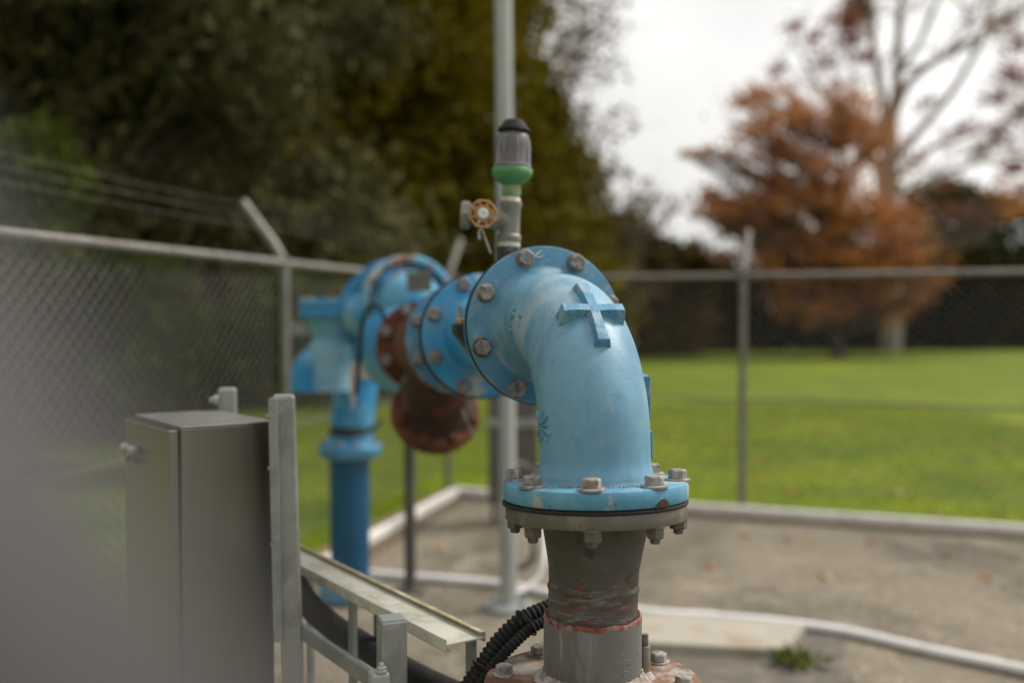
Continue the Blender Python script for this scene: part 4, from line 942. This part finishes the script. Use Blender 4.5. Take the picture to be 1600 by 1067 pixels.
upt = [pz+Vector((0.01, 0, rz(700))), pz+Vector((.02, 0, rz(640))), pz+Vector((.05, 0, rz(570))), pz+Vector((.09, -.12, rz(510))), pz+Vector((.14, -.4, rz(490))), W(612, 490, 4.75)]
MB().tube(smoothpath(upt, 6), .113, 40).build('upper_bend', M['bluebr'], t)
cc = MB().lathe([(.116, -.012), (.120, 0), (.116, .012)], pz+Vector((.018, 0, rz(668))), (.05, 0, 1), 40, cap=False)
cc.tube([pz+Vector((-.09, -.10, rz(672))), pz+Vector((0, -.125, rz(676))), pz+Vector((.12, -.10, rz(670))), pz+Vector((.18, -.05, rz(655)))], .012, 8)
cc.build('chain_clamp', M['clamp'], t)
t = thing('relief_valve', 'blue relief valve with flat flanged lid and curved side outlet at the left', 'valve', W(515, 610, 5.0)); RV = t
q = W(517, 610, 5.0); kk = 5.0/FPX; Z = lambda y: W(517, y, 5.0).z-q.z
MB().lathe(flange_prof(51*kk, Z(483)-Z(495), .04, .005)+[(.04, 0)], q+Vector((0.004, 0, Z(495))), (0, 0, 1), 48, cap=False).build('lid_flange', M['bluebr'], t)
ld = MB().lathe([(0, 0)]+flange_prof(50*kk, Z(470)-Z(482), .04, .006)+[(30*kk, Z(468)-Z(482)), (0, Z(466)-Z(482))], q+Vector((0.004, 0, Z(481.5))), (0, 0, 1), 48, cap=False).build('lid', M['bluebr'], t)
for k in range(8):
    a = R_(10+45*k); bolt(RV, q+Vector((.004+math.cos(a)*.143, math.sin(a)*.143, Z(470))), (0, 0, 1), 'p', af=.026)
MB().lathe([(40*kk, Z(497)), (34*kk, Z(512)), (28*kk, Z(523)), (28*kk, Z(530)), (33*kk, Z(540)), (34*kk, Z(552)), (34*kk, 0)], q+Vector((.0, 0, 0)), (0, 0, 1), 48).build('valve_body', M['bluepale'], t)
MB().tube(smoothpath([W(520, 568, 5.0), W(497, 562, 4.99), W(484, 572, 4.98), W(478, 590, 4.98), W(477, 611, 4.98)], 6), [.085]*4+[.075]*21, 32).build('side_outlet', M['bluebr'], t)
MB().tube(smoothpath([W(612, 425, 4.6), W(588, 432, 4.75), W(560, 455, 4.9), W(548, 478, 4.97)], 5), [.062]*16, 24).build('link_housing', M['bluebr'], t)
MB().bar(W(453, 514, 5.05), W(505, 516, 5.02), .03, .06, bev=.004).build('side_bracket', M['galv'], RV)

# ------------------------------------------------------------------ stainless cabinet and its posts
th = R_(37); e1 = Vector((-math.sin(th), math.cos(th), 0)); e2 = Vector((math.cos(th), math.sin(th), 0))   # along the door face / along the side face
d0 = 2.10; NC = W(266, 670, d0); wb, db, hb = .335, .262, .64
def solve(axis, pxx, start):
    f = (pxx-800)/FPX; return (f*start.y-start.x)/(axis.x-f*axis.y)
wb = solve(e1, 194, NC); db = solve(e2, 425, NC)
t = thing('steel_cabinet', 'brushed stainless steel cabinet with twin door latches at the lower left', 'cabinet', NC-Vector((0, 0, hb))); CB = t
c = NC+e1*wb/2+e2*(db/2+.011)-Vector((0, 0, hb/2))
MB().box(c, (db-.022, wb, hb-.004), e2, e1, bev=.0025).build('case', M['stainless'], t)
MB().box(c+Vector((0, 0, hb/2+.001)), (db-.022, wb+.004, .004), e2, e1, bev=.001).build('top_panel', M['cabtop'], t)
do = MB().box(NC+e1*wb/2+e2*.006-Vector((0, 0, hb/2+.004)), (.020, wb-.002, hb), e2, e1, bev=.003).build('door', M['stainless'], t)
for k in range(2):
    p = W(192+19*k, 716, 2.1+.0); p = NC+e1*(wb*(.80-.16*k))-Vector((0, 0, .068))-e2*.006
    la = MB().lathe([(.011, 0), (.013, .004), (.013, .018), (.009, .026), (0, .027)], p, -e2, 18).build('latch', M['cabtop'], do)
    MB().lathe([(.006, 0), (.006, .010), (0, .011)], p-Vector((0, 0, .025)), -e2, 12).build('keyhole', M['blackpl'], la)
def shs(name, label, px0, ytop, d, w_=.05, lean=0.0, m='galv', group=None, X=e2, zb=.0):
    p = W(px0, ytop, d); t = thing(name, label, 'post', (p.x+lean, p.y, zb), group)
    a = Vector((p.x, p.y, p.z)); b = Vector((p.x+lean, p.y, .008)); dz = (b-a)
    Zv = -dz.normalized(); Y = Zv.cross(X).normalized()
    MB().box((a+b)/2, (w_, w_, dz.length), X, Y, bev=.003, Z=Zv).build('post', M[m], t)
    MB().box(a+Zv*.0015, (w_-.006, w_-.006, .003), X, Y, Z=Zv).build('end_cap', M['trayedge'] if m == 'tray' else M['galvlt'], t)
    MB().box((b.x, b.y, .008), (.13, .13, .008), X, Y).build('base_plate', M['galv'], t)
    return t, a
t, a1 = shs('square_post', 'tall square galvanised post bolted to the right side of the cabinet', 443, 619, 2.22, .046, .035, group='square galvanised posts', X=(1, .12, 0))
for z in (.045, .16, .33, .47):
    nut(t, W(425, 619, 2.2)+Vector((.002+z*.025, 0, -z)), (-1, -.1, 0), M['galv'], af=.017, h=.008, key='c', stud=.008)
MB().bar(W(428, 622, 2.19), W(436, 1000, 2.19), .018, .03, up=(0, 1, 0)).build('edge_channel', M['galv'], t)
t, a2 = shs('square_post', 'square galvanised post showing its short top behind the cabinet', 355, 608, 2.5, .042, group='square galvanised posts', X=(1, .12, 0))
nut(t, W(340, 625, 2.47), (-1, -.2, 0), M['galv'], af=.02, h=.01, key='c2', stud=.01)
t, a3 = shs('square_post', 'short square galvanised post in front of the cable tray', 612, 966, 1.90, .050, group='square galvanised posts', X=(.94, .34, 0))
# ------------------------------------------------------------------ cable tray with legs
th2 = R_(35); e3 = Vector((-math.sin(th2), math.cos(th2), 0)); e4 = Vector((math.cos(th2), math.sin(th2), 0))
T0 = W(697, 1008, 1.85); WT = solve(e4, 757, T0); LT = .95
t = thing('cable_tray', 'pale lichen-dusted metal cable tray sloping away from the lower middle', 'cable tray', T0)
MB().box(T0+e3*LT/2+e4*WT/2-Vector((0, 0, .001)), (LT, WT, .003), e3, e4).build('tray_floor', M['tray'], t)
for s, sg in ((0, 1), (WT, -1)):
    p = T0+e4*s
    MB().box(p+e3*LT/2+Vector((0, 0, .0)) - e4*.0005*sg, (LT, .0035, .022 if s == 0 else .018), e3, e4).build('side_flange', M['tray'] if s == 0 else M['trayedge'], t)
    MB().box(p+e3*LT/2+e4*sg*.004+Vector((0, 0, -.012 if s == 0 else .0095)), (LT, .010, .0025), e3, e4).build('side_lip', M['trayedge'], t)
for L in (.03, .42, .80):
    for s in (.012, WT-.012):
        if (L, s) == (.03, .012): continue
        p = T0+e3*L+e4*s-Vector((0, 0, .004)); MB().bar(p, Vector((p.x, p.y, .006)), .022, .012, up=e4).build('leg', M['galv'], t)
# low rail and the black hose behind it
ra, rb_ = W(470, 985, 2.22), W(588, 1066, 1.93)
t = thing('support_rail', 'thin galvanised rail running down to a clamp beside the short post', 'rail', rb_)
MB().bar(ra, rb_, .012, .034, bev=.002).build('rail', M['galv'], t)
MB().box(W(592, 1066, 1.87), (.035, .04, .045), (.94, .34, 0), (-.34, .94, 0), bev=.005).build('clamp', M['galvlt'], t)
nut(t, W(596, 1048, 1.86), (0, 0, 1), M['galvlt'], af=.016, h=.008, key='cl', stud=.008)
hb_ = smoothpath([W(440, 850, 2.5), W(468, 925, 2.42), W(515, 975, 2.33), W(570, 1010, 2.25), W(640, 1052, 2.15), W(720, 1090, 2.05), W(800, 1120, 1.98)], 8)
tag(MB().tube(hb_, .030, 20).build('black_hose', M['blackpl']), 'thick smooth black hose sloping down below the cable tray', 'hose')
# corrugated conduits
def corr(name, pts, r, pitch, label, ties):
    P0 = smoothpath(pts, 24); P = []; acc = 0; L = [0]
    for i in range(1, len(P0)): L.append(L[-1]+(P0[i]-P0[i-1]).length)
    n = int(L[-1]/pitch*6); rs = []; j = 0
    for i in range(n):
        s = L[-1]*i/(n-1)
        while j < len(L)-2 and L[j+1] < s: j += 1
        P.append(P0[j].lerp(P0[j+1], (s-L[j])/max(1e-9, L[j+1]-L[j]))); rs.append(r*(1.0, 1.0, .94, .82, .82, .94)[i % 6])
    t = thing(name, label, 'conduit', P[0], 'corrugated black conduits')
    MB().tube(P, rs, 24).build('corrugated_tube', M['blackpl'], t); return t, P
t1, PA = corr('corrugated_conduit', [W(905, 935, 1.98), W(860, 950, 1.95), W(815, 970, 1.92), W(778, 1005, 1.90), W(752, 1045, 1.88), W(722, 1090, 1.86), W(700, 1160, 1.84)], .0185, .0108, 'thick ribbed black conduit curving behind the grey casing', 2)
t2, PB2 = corr('corrugated_conduit', [W(900, 955, 1.93), W(856, 968, 1.91), W(825, 985, 1.89), W(798, 1010, 1.87), W(775, 1035, 1.86), W(755, 1062, 1.85), W(735, 1100, 1.84)], .0115, .0085, 'thinner ribbed black conduit lying against the thick one', 2)
for k in (.33, .62):
    i = int(len(PA)*k); d = (PA[i+1]-PA[i-1]).normalized(); j = min(range(len(PB2)), key=lambda q: (PB2[q]-PA[i]).length)
    mb = MB(); ce = (PA[i]*2+PB2[j])/3; v = (PB2[j]-PA[i]); v = (v-d*v.dot(d)); vv = v.normalized(); ww = d.cross(vv); P = []
    for q in range(25):
        a = 2*PI*q/24; P.append(ce+vv*math.cos(a)*.0345+ww*math.sin(a)*.0215)
    mb.tube(P, .0022, 6, cap=False); tag(mb.build('cable_tie', M['blackpl']), 'black cable tie binding the two ribbed conduits' + (' near the casing' if k < .5 else ' near the rusty plate'), 'cable tie', 'cable ties on the conduits')
# ------------------------------------------------------------------ the blurred tube close to the lens
A = W(-60, 410, .095); B = W(340, 1000, .095); dv = (B-A).normalized(); nv = Vector((-abs(dv.z), 0, -dv.x)).normalized(); rN = .032
A = A+nv*rN; t0 = A-dv*.16; t1 = A+dv*((A.z-.01)/-dv.z)
t = thing('leaning_tube', 'very blurred grey tube leaning across the lower left corner close to the lens', 'tube', (t1.x, t1.y, .004))
MB().tube([t0, t1], rN, 48).build('tube', M['nearpost'], t)
MB().lathe([(rN+.001, 0), (rN+.001, .02), (rN*.7, .024), (0, .024)], t0+dv*.018, -dv, 40).build('end_cap', M['nearpost'], t)
MB().lathe([(.07, .002), (.07, .012), (.035, .016)], (t1.x, t1.y, .004), (0, 0, 1), 32).build('foot_plate', M['galv'], t)
